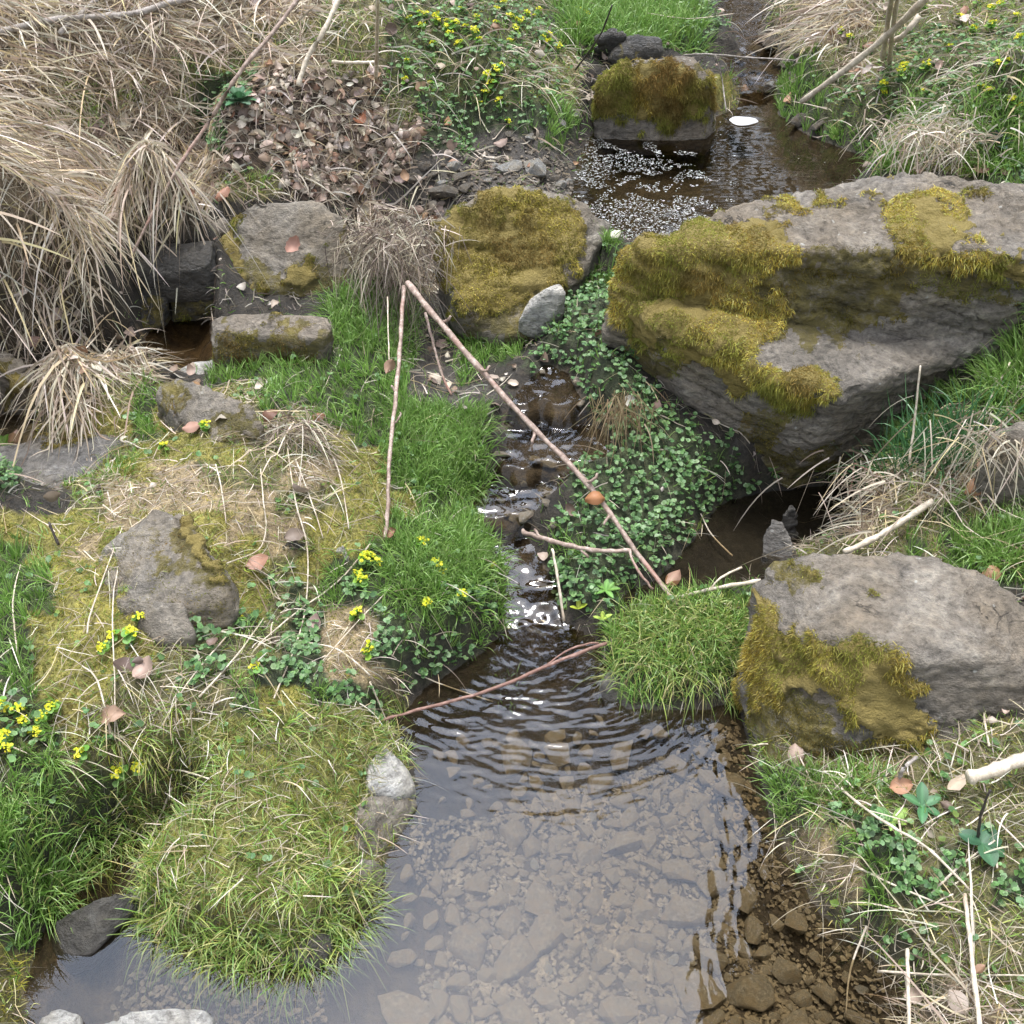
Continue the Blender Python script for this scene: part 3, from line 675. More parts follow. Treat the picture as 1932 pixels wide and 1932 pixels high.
tag(link('leaf_litter', np_mesh('leaf_litter', V, F_, C), M_LEAF, recenter=False), 'brown beech leaves piled in a drift and scattered over the banks', 'leaf litter', kind='stuff')

# ------------------------------------------------------------------ rocks
def polymask(V, polys, jit=10):
    u, v = proj(V); n1 = fbm(V*30, 3, 7)*jit*2; n2 = fbm(V*30, 3, 8)*jit*2
    m = np.zeros(len(V), bool)
    for pl in polys: m |= inside(u+n1, v+n2, pl)
    return m
class LV:
    pass
def build_rock(name, label, hulls, mat, vox=.011, rough=.012, strata=.006, sth=.03, axis=(.15, -.25, 1), film=(), thick=(), thick_len=.016, thick_den=60000, thin_den=0, smooth=4, cols=MOSSC, seed=0, cat=None, group=None, all_film=0.):
    cols = [tuple(min(.75, x*1.4) for x in c_) for c_ in cols]
    bm = bmesh.new()
    for h in hulls:
        b2 = bmesh.new()
        for q in h: b2.verts.new(q)
        r = bmesh.ops.convex_hull(b2, input=b2.verts)
        bmesh.ops.delete(b2, geom=list({g for g in r['geom_interior'] if isinstance(g, bmesh.types.BMVert)}), context='VERTS')
        me = bpy.data.meshes.new('t'); b2.to_mesh(me); b2.free(); bm.from_mesh(me); bpy.data.meshes.remove(me)
    me = bpy.data.meshes.new('t'); bm.to_mesh(me); bm.free()
    o = bpy.data.objects.new('t', me); col.objects.link(o)
    rm = o.modifiers.new('r', 'REMESH'); rm.mode = 'VOXEL'; rm.voxel_size = vox
    sm = o.modifiers.new('s', 'SMOOTH'); sm.factor = .5; sm.iterations = smooth
    bpy.context.view_layer.update()
    m2 = bpy.data.meshes.new_from_object(o.evaluated_get(bpy.context.evaluated_depsgraph_get()))
    bpy.data.objects.remove(o); bpy.data.meshes.remove(me)
    n = len(m2.vertices); V = np.empty(n*3, np.float32); m2.vertices.foreach_get('co', V); V = V.reshape(-1, 3).astype(float)
    Nn = np.empty(n*3, np.float32); m2.vertex_normals.foreach_get('vector', Nn); Nn = Nn.reshape(-1, 3)
    ax = norm(np.array([axis], float))[0]
    s_ = (V@ax)/sth+1.3*fbm(V*5, 3, 101+seed); fr = s_-np.floor(s_)
    terr = (np.abs(fr-.5)*2)**3*(.5+.8*vnoise(np.c_[np.floor(s_), V[:, :2]*3], seed).clip(-1, 1))
    side = 1-np.abs(Nn@ax)
    D = rough*(fbm(V*6, 4, 111+seed)*1.2+.6*(1-2*np.abs(fbm(V*11, 3, 115+seed))))-strata*terr*side*1.2+rough*.25*fbm(V*45, 3, 119+seed)
    qf = fbm(V@np.array([[1, 0, .3], [0, 1, -.3], [0, 0, 2.2]])*5.5, 3, 131+seed)*5; q0 = np.floor(qf); qf = q0+sstep((qf-q0-.5)*5+.5)
    D = D+rough*.7*qf*.5
    for fq, kk_ in ((3.2, 141), (5.5, 143)):
        cn_ = fbm(V@np.array([[1, 0, .4], [.2, 1, -.3], [0, .3, 2.4]])*fq, 4, kk_+seed); D = D-.007*np.exp(-(cn_/.022)**2)*(vnoise(V*4, kk_) > -.1)
    V2 = V+Nn*D[:, None]
    fl = np.full(n, all_film)
    if film:
        k = polymask(V2, film, 26); fl = np.where(k, np.maximum(fl, .5), fl)
    tk = np.zeros(n, bool); tid = np.full(n, -1)
    if thick:
        tk = polymask(V2, thick, 20)
        for i_ in range(len(thick)): tid[polymask(V2, [thick[i_]], 20) & (tid < 0)] = i_
        facing = (Nn*norm(np.array([0, 0, CAMZ])-V2)).sum(1) > -.15; tk &= facing; fl = np.where(tk, .7, fl)
        V2 = V2+Nn*(tk*(.003+.010*np.clip(fbm(V2*26, 3, 9)+.5, 0, 1.2)))[:, None]
    m2.vertices.foreach_set('co', V2.astype(np.float32).ravel())
    a = m2.attributes.new('film', 'FLOAT', 'POINT'); a.data.foreach_set('value', fl.astype(np.float32))
    m2.polygons.foreach_set('use_smooth', np.ones(len(m2.polygons), bool)); m2.update()
    # moss fibres on the faces
    fibp = []
    nf = len(m2.polygons)
    if tk.any() or thin_den:
        m2.calc_loop_triangles(); T = np.empty(len(m2.loop_triangles)*3, np.int32); m2.loop_triangles.foreach_get('vertices', T); T = T.reshape(-1, 3)
        A, B, Cc = V2[T[:, 0]], V2[T[:, 1]], V2[T[:, 2]]; ar = np.linalg.norm(np.cross(B-A, Cc-A), axis=1)/2
        jobs = [((tk & (tid == i_))[T].any(1), thick_den, thick_len) for i_ in range(len(thick))]+[((fl[T].max(1) > .3) & ~tk[T].any(1), thin_den, .007)]
        for mask, den, ln in jobs:
            wa = ar*mask; tot = wa.sum(); cnt = int(tot*den*2.4)
            if cnt < 3: continue
            pick = rng.choice(len(T), cnt, p=wa/tot); r1 = rng.random((cnt, 1)); r2 = rng.random((cnt, 1)); sw = (r1+r2) > 1; r1 = np.where(sw, 1-r1, r1); r2 = np.where(sw, 1-r2, r2)
            pos = A[pick]+(B-A)[pick]*r1+(Cc-A)[pick]*r2; nr = Nn[T[pick, 0]]
            if ln < .01:
                kk = fbm(pos*24, 3, 15) > .02; pos = pos[kk]; nr = nr[kk]
            else:
                kk = fbm(pos*15, 3, 16) > -.2; pos = pos[kk]; nr = nr[kk]
            if not len(pos): continue
            ll = ln*.72*(.75+.7*fbm(pos*16, 2, 17))
            fibp.append(fibres(pos, nr*.9, ll, distw(pos, .0015), cols if ln > .01 else [(.22, .18, .04), (.30, .24, .06), (.15, .12, .03)], .45))
    ob = link(name, m2, mat); tag(ob, label, cat or 'rock', group)
    bpy.context.view_layer.update()
    for V, F_, C in fibp: link('moss', np_mesh('moss', V, F_, C), M_MOSS, ob)
    return ob
def Q(*a): return [P(*a[i:i+3]) for i in range(0, len(a), 3)]
def plate(h, th): return h+[Vector((q.x, q.y, q.z-th)) for q in h]
def back(h, dy, z): return [Vector((q.x*1.02, q.y+dy, z)) for q in h]

up = Q(1155, 505, .50, 1200, 462, .55, 1330, 420, .58, 1480, 380, .61, 1640, 342, .64, 1730, 330, .66, 1900, 345, .66, 2060, 400, .64, 2080, 520, .55, 1932, 490, .62, 1850, 472, .63, 1680, 447, .62, 1500, 447, .59, 1240, 478, .555)
upb = Q(1165, 610, .38, 1400, 650, .36, 1700, 655, .37, 1850, 655, .39, 1905, 600, .43, 1980, 560, .45)
lo = Q(1158, 560, .42, 1172, 620, .35, 1250, 600, .44, 1400, 640, .40, 1842, 648, .40, 1832, 672, .375, 1700, 705, .37, 1585, 735, .365, 1420, 690, .375, 1250, 640, .38)
lob = Q(1215, 730, .15, 1380, 900, .03, 1470, 950, -.02, 1610, 905, .0, 1730, 850, .06, 1805, 765, .15, 1832, 700, .30)
build_rock('boulder', 'largest boulder, layered grey rock with a ledge and golden moss on its left end',
           [up+upb+[Vector((q.x, q.y+.02, .3)) for q in up], lo+lob+back(lob, .3, .1),
            plate(Q(1400, 642, .412, 1845, 648, .416, 1838, 672, .392, 1702, 706, .386, 1586, 737, .381, 1420, 692, .39), .028), plate([Vector((q.x, q.y-.004, q.z+.006)) for q in up], .034)], R_GREY, vox=.006, rough=.015, strata=.016, sth=.034, smooth=2,
           thick=[[(1140, 520), (1180, 470), (1240, 455), (1260, 430), (1420, 418), (1500, 450), (1510, 490), (1420, 520), (1500, 570), (1490, 620), (1420, 650), (1430, 690), (1570, 700), (1580, 745), (1500, 780), (1420, 730), (1300, 680), (1200, 640), (1150, 570)],
                  [(1670, 400), (1690, 375), (1780, 370), (1830, 410), (1835, 450), (1740, 470), (1680, 440)], [(1680, 455), (1930, 470), (1950, 520), (1850, 520), (1800, 500), (1700, 485)],
                  [(1440, 395), (1520, 385), (1500, 400), (1450, 405)], [(1540, 380), (1580, 372), (1585, 388), (1545, 392)], [(1630, 360), (1665, 365), (1660, 380), (1630, 375)], [(1820, 355), (1880, 365), (1860, 385), (1820, 372)], [(1200, 455), (1350, 415), (1380, 425), (1300, 450), (1230, 470)]],
           film=[[(1380, 470), (1850, 480), (1932, 560), (1700, 560), (1640, 640), (1450, 640), (1350, 560)], [(1400, 760), (1480, 800), (1460, 900), (1400, 880)], [(1440, 850), (1600, 860), (1590, 930), (1440, 950)], [(1180, 620), (1300, 690), (1250, 720), (1180, 680)]], thin_den=45000, thick_len=.018, seed=1)
b = Q(980, 350, .53, 900, 372, .51, 822, 418, .46, 835, 475, .41, 865, 590, .29, 930, 640, .23, 1000, 640, .23, 1065, 560, .3, 1100, 500, .36, 1155, 420, .41, 1080, 372, .47)
build_rock('boulder', 'rounded mossy boulder in the middle, between two drops of the stream', [b+back(b, .02, .2)], R_BROWN, rough=.010, strata=.006,
           thick=[[(815, 410), (900, 365), (960, 350), (1060, 380), (1110, 420), (1090, 500), (1050, 540), (970, 590), (900, 600), (860, 590), (830, 490)]],
           film=[[(860, 570), (1060, 520), (1080, 600), (960, 650), (880, 640)]], thin_den=50000, thick_len=.013, cols=[(.30, .25, .05), (.38, .31, .07), (.24, .21, .04), (.42, .36, .10), (.18, .15, .03)], seed=2)
b = Q(976, 605, .29, 1002, 562, .335, 1056, 536, .375, 1066, 552, .365, 1040, 598, .305, 1006, 628, .255, 984, 626, .255, 1028, 545, .375)
build_rock('stone', 'pale white stone wedged under the rounded mossy boulder', [b+back(b, .06, .2)], R_PALE, vox=.006, rough=.005, strata=.002, seed=3)
b = Q(412, 450, .40, 450, 388, .47, 490, 374, .50, 600, 376, .505, 655, 415, .48, 668, 490, .40, 650, 540, .34, 500, 545, .33, 430, 515, .34)
build_rock('boulder', 'squarish tan boulder carrying one pink brown leaf, left of the hanging debris', [b+back(b, .0, .26)], R_BROWN, rough=.010, strata=.008, seed=4,
           thick=[[(400, 440), (430, 400), (455, 400), (455, 470), (480, 520), (500, 570), (470, 580), (430, 540), (405, 490)], [(520, 490), (580, 495), (590, 525), (540, 530)]], film=[[(430, 500), (670, 510), (670, 580), (430, 580)], [(640, 430), (670, 430), (670, 500), (650, 480)]], thin_den=30000, thick_len=.014, cols=[(.2, .15, .03), (.26, .22, .04), (.14, .10, .03)])
b = Q(395, 600, .35, 445, 584, .375, 618, 590, .375, 628, 615, .36, 610, 640, .345, 520, 632, .345, 400, 622, .345, 405, 690, .26, 600, 690, .27)
build_rock('stone', 'flat pale topped stone lying below the tan boulder', [b+back(b, .02, .2)], R_GREY, vox=.008, rough=.006, strata=.005, film=[[(395, 620), (620, 635), (620, 700), (395, 700)]], thin_den=60000,
           thick=[[(500, 590), (560, 585), (600, 600), (540, 606)]], thick_len=.01, seed=5)
b = Q(248, 508, .39, 300, 462, .425, 405, 448, .44, 400, 480, .425, 385, 505, .40, 270, 525, .37)
build_rock('stone', 'dark slanting slab above the little brown pool', [b+back(b, .02, .3)], R_DARK, vox=.008, rough=.006, strata=.006, axis=(.3, -.2, 1), all_film=.12, seed=6)
b = Q(250, 548, .325, 308, 541, .33, 312, 560, .32, 305, 622, .24, 255, 628, .24)
build_rock('stone', 'dark block standing at the left back of the brown pool', [b+back(b, .05, .2)], R_DARK, vox=.008, rough=.006, film=[[(270, 545), (320, 540), (320, 610), (280, 610)]], thin_den=30000, seed=7)
b = Q(315, 530, .34, 400, 528, .34, 402, 570, .30, 395, 600, .24, 325, 606, .24)
build_rock('stone', 'moss darkened block behind the brown pool', [b+back(b, .05, .2)], R_DARK, vox=.008, rough=.008, all_film=.45, thin_den=50000, seed=8)
b = Q(372, 425, .41, 400, 402, .43, 440, 412, .43, 436, 440, .40, 395, 450, .38)
build_rock('stone', 'small smooth grey stone beside the foot of the straw bank', [b+back(b, .05, .34)], R_GREY, vox=.007, rough=.004, seed=9)
b = Q(1128, 155, .55, 1160, 122, .60, 1220, 108, .62, 1300, 114, .60, 1340, 150, .56, 1347, 210, .43, 1330, 246, .37, 1240, 252, .36, 1140, 238, .37, 1124, 200, .44)
build_rock('boulder', 'round moss capped boulder standing at the back of the foamy pool', [b+back(b, -.0, .34)], R_GREY, rough=.012,
           thick=[[(1120, 130), (1200, 118), (1300, 125), (1350, 160), (1345, 200), (1290, 225), (1240, 232), (1170, 222), (1125, 205)]], film=[[(1120, 110), (1340, 110), (1345, 220), (1130, 220)]], thick_len=.022, thick_den=60000, thin_den=20000, cols=[(.28, .2, .04), (.34, .25, .06), (.2, .15, .03), (.40, .33, .09)], seed=10)
b = Q(1152, 108, .55, 1195, 78, .59, 1243, 74, .60, 1247, 108, .55, 1200, 120, .53)
build_rock('stone', 'brown angular stone behind the moss capped boulder', [b+back(b, .08, .5)], R_DARK, vox=.01, film=[[(1150, 80), (1200, 75), (1200, 120), (1150, 120)]], seed=11)
b = Q(1120, 72, .60, 1150, 52, .63, 1185, 62, .62, 1180, 85, .58)
build_rock('stone', 'dark purplish stone at the foot of the far grass', [b+back(b, .08, .5)], R_DARK, vox=.01, seed=12)
b = Q(1424, 1100, .25, 1455, 1062, .285, 1500, 1042, .305, 1620, 1036, .33, 1740, 1046, .335, 1850, 1085, .325, 1932, 1145, .31, 2040, 1260, .27, 1960, 1350, .2, 1880, 1400, .15, 1812, 1455, .09,
      1422, 1180, .22, 1394, 1300, .08, 1398, 1325, .0, 1440, 1470, -.04, 1500, 1560, -.04, 1700, 1540, .02, 1720, 1235, .295, 1748, 1350, .2, 1560, 1200, .29)
build_rock('boulder', 'smooth grey brown boulder at the right with a cushion of golden moss', [b+back(b[:11], .0, .05)], R_GREY, vox=.0065, rough=.011, strata=.008, sth=.05, smooth=2, axis=(.5, -.3, .8), seed=13,
           thick=[[(1430, 1110), (1455, 1130), (1480, 1170), (1530, 1185), (1560, 1220), (1640, 1200), (1680, 1230), (1740, 1290), (1755, 1370), (1740, 1420), (1650, 1400), (1600, 1330), (1500, 1310), (1440, 1340), (1395, 1310), (1415, 1230), (1425, 1170)], [(1490, 1070), (1540, 1082), (1530, 1090), (1490, 1085)], [(1640, 1105), (1670, 1120), (1660, 1128)]],
           film=[[(1395, 1300), (1500, 1310), (1620, 1400), (1700, 1420), (1700, 1500), (1450, 1560)], [(1430, 1060), (1480, 1050), (1560, 1100), (1500, 1120)]], thin_den=70000, thick_len=.017, thick_den=75000,
           cols=[(.36, .27, .05), (.44, .35, .08), (.26, .20, .035), (.50, .42, .14), (.19, .14, .025), (.30, .28, .06)])
b = Q(298, 728, .33, 330, 712, .35, 400, 728, .37, 470, 762, .37, 502, 800, .35, 480, 835, .32, 400, 832, .32, 330, 775, .32)
build_rock('stone', 'rounded lichen spotted stone on top of the mossy hummock', [b+back(b, .0, .25)], R_BROWN, vox=.007, rough=.008, all_film=.3, seed=14, film=[[(300, 715), (360, 720), (350, 770), (300, 760)], [(430, 750), (500, 790), (480, 835), (430, 800)], [(380, 800), (430, 790), (440, 835), (380, 830)]], thin_den=25000)
b = Q(200, 1040, .28, 300, 960, .335, 350, 975, .34, 425, 1085, .305, 425, 1135, .28, 330, 1150, .275, 235, 1150, .27, 198, 1100, .265)
build_rock('stone', 'peaked brown stone on the hummock above the toothed leaves', [b+back(b, .0, .2)], R_BROWN, vox=.006, rough=.011, all_film=.32, seed=15,
           film=[[(300, 1000), (400, 1010), (420, 1060), (330, 1040)], [(260, 1050), (380, 1050), (400, 1100), (300, 1090)], [(370, 990), (420, 1050), (440, 1120), (400, 1090)]], thin_den=30000,
           thick=[[(330, 955), (370, 985), (430, 1080), (410, 1085), (350, 1000)]], thick_len=.01)
b = Q(250, 1170, .27, 300, 1130, .30, 350, 1130, .30, 370, 1200, .26, 300, 1215, .25)
build_rock('stone', 'low brown stone beneath the toothed leaves', [b+back(b, .0, .2)], R_BROWN, vox=.007, rough=.007, seed=16)
b = Q(585, 1060, .17, 600, 1025, .20, 650, 1020, .21, 665, 1060, .18, 650, 1110, .13, 610, 1120, .11, 580, 1090, .13)
build_rock('stone', 'bluish white cracked stone in the notch of the hummock', [b+back(b, .0, .08)], R_PALE, vox=.006, rough=.012, seed=17)
b = Q(525, 1020, .22, 560, 1005, .235, 600, 1030, .2, 600, 1130, .1, 560, 1130, .11, 530, 1080, .17)
build_rock('stone', 'dark grey rock wall in the notch of the hummock', [b+back(b, .0, .08)], R_DARK, vox=.007, rough=.009, seed=18)
b = Q(-120, 870, .195, 60, 835, .20, 200, 800, .215, 275, 815, .225, 262, 860, .225, 180, 920, .22, 60, 975, .215, -120, 1000, .215)
build_rock('stone', 'flat wet slab with water running over it, left edge of the stream', [b+back(b, .0, .14)], R_WET, vox=.008, rough=.007, strata=.002, seed=19, film=[[(100, 940), (250, 850), (280, 870), (150, 960), (0, 985), (0, 960)]], thick=[[(60, 820), (90, 780), (150, 765), (210, 775), (190, 820), (130, 840), (80, 835)]], thick_len=.008, cols=GMOSS)
b = Q(335, 700, .245, 370, 680, .255, 410, 678, .26, 405, 700, .245, 385, 716, .24)
build_rock('stone', 'small whitish stone at the lip of the brown pool', [b+back(b, .0, .2)], R_PALE, vox=.006, rough=.004, seed=20)
b = Q(-60, 700, .30, 0, 665, .32, 40, 680, .31, 62, 735, .25, 20, 765, .2, -60, 770, .2)
build_rock('stone', 'green mossed stone cut by the left edge beneath the straw', [b+back(b, .0, .15)], R_BROWN, vox=.008, film=[[(0, 690), (40, 690), (70, 730), (20, 770), (0, 760)]], thick=[[(5, 700), (40, 690), (64, 735), (30, 760)]], thick_len=.007, cols=[(.13, .13, .025), (.18, .17, .03)], seed=21)
b = Q(700, 1418, .07, 722, 1402, .075, 748, 1425, .065, 768, 1455, .05, 776, 1492, .03, 782, 1500, -.02, 745, 1505, .045, 690, 1480, .07, 700, 1560, -.03)
build_rock('stone', 'white topped stone at the left edge of the lower pool', [b+back(b, .0, -.05)], R_PALE, vox=.005, rough=.005, seed=22)
b = Q(680, 1500, .07, 740, 1500, .045, 782, 1510, .01, 770, 1545, -.01, 728, 1622, -.02, 700, 1615, .01, 660, 1600, .05)
build_rock('stone', 'brown stone under the white topped one by the pool', [b+back(b, .0, -.05)], R_BROWN, vox=.006, rough=.007, seed=23)
b = Q(650, 1615, .05, 712, 1622, .03, 730, 1645, .0, 715, 1680, -.01, 680, 1712, -.02, 640, 1700, .03)
build_rock('stone', 'small brown stone under the grass edge of the lower pool', [b+back(b, .0, -.05)], R_BROWN, vox=.006, rough=.006, seed=24)
b = Q(108, 1738, .02, 160, 1705, .035, 200, 1690, .04, 262, 1682, .03, 258, 1712, .015, 205, 1745, .018, 172, 1800, .006, 140, 1822, -.02, 118, 1800, .0, 255, 1735, -.03, 100, 1780, -.03)
build_rock('stone', 'dark wedge shaped stone in the water at lower left', [b+back(b, .0, -.05)], R_DARK, vox=.006, rough=.006, seed=25)
b = Q(480, 1790, .015, 560, 1760, .03, 625, 1775, .02, 600, 1815, .005, 510, 1832, -.02, 480, 1810, -.02)
build_rock('stone', 'grey stone half sunk under the front of the grassy hummock', [b+back(b, .0, -.06)], R_DARK, vox=.006, rough=.006, seed=26)
b = Q(185, 1935, .03, 240, 1905, .05, 380, 1895, .055, 402, 1915, .04, 400, 2010, .0, 200, 2040, .0, 405, 1960, -.04)
build_rock('stone', 'white rimmed stone cut by the bottom edge of the pool', [b+back(b, .0, -.06)], R_PALE, vox=.006, rough=.006, seed=27)
b = Q(75, 1925, .02, 110, 1902, .03, 150, 1915, .02, 160, 1970, .0, 80, 1990, .0)
build_rock('stone', 'small white and dark stone in the bottom left corner', [b+back(b, .0, -.06)], R_PALE, vox=.006, rough=.006, seed=28)
b = Q(1130, 1290, .012, 1150, 1262, .02, 1270, 1290, .02, 1320, 1320, .012, 1290, 1352, -.005, 1190, 1362, -.01, 1140, 1330, -.01)
build_rock('stone', 'brown slab under the grass tussock, awash at its edge', [b+back(b, .0, -.06)], R_DARK, vox=.006, rough=.005, seed=29)
b = Q(1432, 1050, .03, 1440, 1000, .08, 1455, 975, .11, 1478, 980, .10, 1500, 1030, .06, 1498, 1058, .03, 1460, 1066, .02)
build_rock('stone', 'pointed blue grey stone standing in the dark side stream', [b+back(b, .0, .0)], R_WET, vox=.006, rough=.007, seed=30)
b = Q(1472, 975, .10, 1490, 948, .125, 1508, 955, .12, 1508, 985, .08, 1480, 990, .07)
build_rock('stone', 'small round stone behind the pointed blue grey one', [b+back(b, .0, .0)], R_DARK, vox=.006, rough=.005, seed=31)
b = Q(1850, 850, .36, 1880, 812, .40, 1960, 800, .42, 2050, 860, .4, 1980, 940, .3, 1880, 930, .28, 1850, 900, .3)
build_rock('stone', 'purplish grey stone behind the drooping straw at the right edge', [b+back(b, .0, .2)], R_GREY, vox=.008, rough=.008, seed=32)

print('rocks done')
# pebbles and loose stones: a few shapes, copied
def shard(seed, flat=.4, n=14, edge=.22):
    r = np.random.default_rng(seed); v = norm(r.normal(size=(n, 3)))*r.uniform(.75, 1.0, (n, 1))*np.array([1, r.uniform(.55, .85), flat])
    bm = bmesh.new()
    for q in v: bm.verts.new(q)
    g = bmesh.ops.convex_hull(bm, input=bm.verts)
    bmesh.ops.delete(bm, geom=[e for e in g['geom_interior'] if isinstance(e, bmesh.types.BMVert)], context='VERTS')
    bmesh.ops.bevel(bm, geom=list(bm.edges), offset=edge*.35, segments=2, affect='EDGES', profile=.6, clamp_overlap=True)
    bmesh.ops.triangulate(bm, faces=bm.faces)
    bmesh.ops.subdivide_edges(bm, edges=bm.edges, cuts=1, use_grid_fill=True)
    for q in bm.verts:
        q.co += q.normal*.05*float(fbm(np.array([q.co])*3.1, 3, seed)[0])
    me = bpy.data.meshes.new('stone'); bm.to_mesh(me); bm.free()
    me.polygons.foreach_set('use_smooth', np.ones(len(me.polygons), bool))
    return me
BED = []
for i in range(10):
    me = shard(200+i, random.uniform(.28, .5)); me.materials.append(R_BED); BED.append(me)
PB = []
for i, mt in enumerate((R_PALE, R_BROWN, R_GREY, R_PALE, R_GREY)):
    me = shard(300+i, random.uniform(.4, .6)); me.materials.append(mt); PB.append(me)
def put_stone(me, pos, size, yaw, tilt, name, label, group, cat='stone'):
    o = bpy.data.objects.new(name, me); col.objects.link(o); o.location = pos; o.scale = (size,)*3
    o.rotation_euler = (random.gauss(0, tilt), random.gauss(0, tilt), yaw); tag(o, label, cat, group); return o
LP = WD['lower'].poly
placed = []
sizes = sorted([random.uniform(.012, .03) for _ in range(250)]+[random.uniform(.03, .058) for _ in range(44)], reverse=True)
cnt = 0
for s in sizes:
    for _ in range(60):
        px, py = random.uniform(760, 1720), random.uniform(1390, 2060)
        if px < 960 and py < 1700 and random.random() < .8: continue
        if px < 850 and random.random() < .5: continue
        v = P(px, py, -.085)
        if float(sdist(np.array([v.x]), np.array([v.y]), LP)[0]) > -.035: continue
        if any((v.x-a)**2+(v.y-b_)**2 < (.56*(s+c))**2 for a, b_, c in placed): continue
        placed.append((v.x, v.y, s))
        big = s > .03
        light = (not big) and random.random() < .07
        put_stone(random.choice(PB if light else BED), (v.x, v.y, Hs(v.x, v.y)+s*.12), s*(.6 if light else 1), random.uniform(0, 6.28), .12, 'stone',
                  'large flat silted stone lying on the bed of the lower pool' if big else ('small pale pebble bright against the bed of the lower pool' if light else 'small silt covered stone on the bed of the lower pool'),
                  'large stones on the pool bed' if big else ('pale pebbles on the pool bed' if light else 'small stones on the pool bed'))
        cnt += 1; break
print('bed stones', cnt)
# fine gravel between them
def gravel(poly_px, n, z, smin, smax, name, label, mat, cols_=None):
    pts = wpoly(poly_px, z); xs = [a[0] for a in pts]; ys = [a[1] for a in pts]
    x = rng.uniform(min(xs), max(xs), n*3); y = rng.uniform(min(ys), max(ys), n*3); k = inside(x, y, pts) & ((sdist(x, y, WD['lower'].poly) < -.012) | (z > .1)) & (fbm(np.c_[x, y]*5, 2, 77) > -.35); x = x[k][:n]; y = y[k][:n]; n = len(x)
    base = [shard(400+i, .5, 9) for i in range(4)]; parts = []
    for j, me in enumerate(base):
        nv = len(me.vertices); V = np.empty(nv*3, np.float32); me.vertices.foreach_get('co', V); V = V.reshape(-1, 3)
        me.calc_loop_triangles(); T = np.empty(len(me.loop_triangles)*3, np.int32); me.loop_triangles.foreach_get('vertices', T); T = T.reshape(-1, 3)
        ii_ = np.arange(j, n, 4); m = len(ii_); s = rng.uniform(smin, smax, (m, 1, 1)); a = rng.uniform(0, 6.28, m); ca, sa = np.cos(a)[:, None], np.sin(a)[:, None]
        W3 = np.stack([V[None, :, 0]*ca-V[None, :, 1]*sa, V[None, :, 0]*sa+V[None, :, 1]*ca, np.repeat(V[None, :, 2], m, 0)], -1)*s
        W3 += np.stack([x[ii_], y[ii_], H(x[ii_], y[ii_])+.002], -1)[:, None]
        parts.append((W3.reshape(-1, 3), (T[None]+(np.arange(m)*nv)[:, None, None]).reshape(-1, 3), np.ones((m*nv, 3))))
        bpy.data.meshes.remove(me)
    V, F_, C = join(parts)
    tag(link(name, np_mesh(name, V, F_), mat, recenter=False), label, 'gravel', kind='stuff')
gravel([(700, 1650), (850, 1560), (1100, 1480), (1400, 1400), (1500, 1650), (1700, 1860), (1720, 2050), (250, 2050), (200, 1880), (300, 1830), (600, 1850), (700, 1750)], 9000, -.085, .0025, .010, 'gravel', 'fine gravel between the stones on the bed of the lower pool', R_BED)
gravel([(770, 300), (1080, 290), (1080, 390), (980, 350), (850, 380), (760, 360)], 900, .42, .004, .012, 'gravel', 'fine gravel on the flat beside the foamy pool', R_GREY)
# loose stones on the gravel flat and beside the far stream
for px, py, s, k in ((855, 318, .03, 0), (880, 305, .018, 4), (905, 312, .022, 2), (960, 325, .045, 0), (1010, 325, .05, 3), (935, 318, .022, 3), (1060, 352, .026, 0), (1045, 342, .02, 2), (1075, 345, .018, 3), (1000, 362, .02, 2),
                     (820, 335, .022, 1), (835, 350, .024, 0), (870, 340, .028, 1), (800, 318, .026, 2), (1000, 262, .02, 0), (960, 256, .018, 1), (1060, 238, .02, 3), (905, 290, .018, 4), (880, 362, .03, 1), (840, 372, .05, 1),
                     (1030, 310, .018, 4), (780, 345, .02, 2), (920, 345, .016, 0), (1088, 220, .02, 0), (945, 345, .018, 2)):
    g = G(px, py)
    put_stone(PB[k], (g.x, g.y, g.z+s*.25), s*1.3, random.uniform(0, 6.28), .2, 'stone', 'loose pale or brown stone on the gravel flat left of the foamy pool', 'loose stones on the gravel flat')
for px, py, s, k, lb in ((1440, 80, .05, 2, 'rounded dark grey stone in the far stream'), (1455, 90, .06, 4, 'flat grey stone overlapping the rounded one in the far stream'), (1480, 98, .06, 0, 'cream coloured flat stone in the far stream'),
                         (1430, 98, .03, 3, 'white pebble beside the cream stone in the far stream'), (1510, 235, .05, 4, 'dark stone at the corner of the foamy pool under bank'), (1545, 245, .04, 1, 'brown stone at the right corner of the foamy pool'), (1455, 170, .06, 0, 'long pale stone at the mouth of the far stream')):
    g = G(px, py); put_stone(PB[k], (g.x, g.y, g.z+s*.25), s, random.uniform(0, 6.28), .1, 'stone', lb, None)
for i in range(26):
    px, py = random.uniform(1390, 1520), random.uniform(100, 165); g = G(px, py); s = random.uniform(.012, .03)
    put_stone(PB[random.choice((1, 2, 4))], (g.x, g.y, g.z+s*.3), s, random.uniform(0, 6.28), .15, 'stone', 'small dark cobble in the shallow mouth of the far stream', 'cobbles at the far stream mouth')
for i in range(20):
    px, py = random.uniform(1000, 1110), random.uniform(700, 1000); s = random.uniform(.012, .028); g = G(px-40+ (40 if py < 850 else -20), py)
    put_stone(BED[i % 10], (g.x, g.y, g.z+s*(.5 if i % 2 else 0)), s, random.uniform(0, 6.28), .2, 'stone', 'dark wet stone in the bed of the narrow stream', 'stones in the narrow stream')

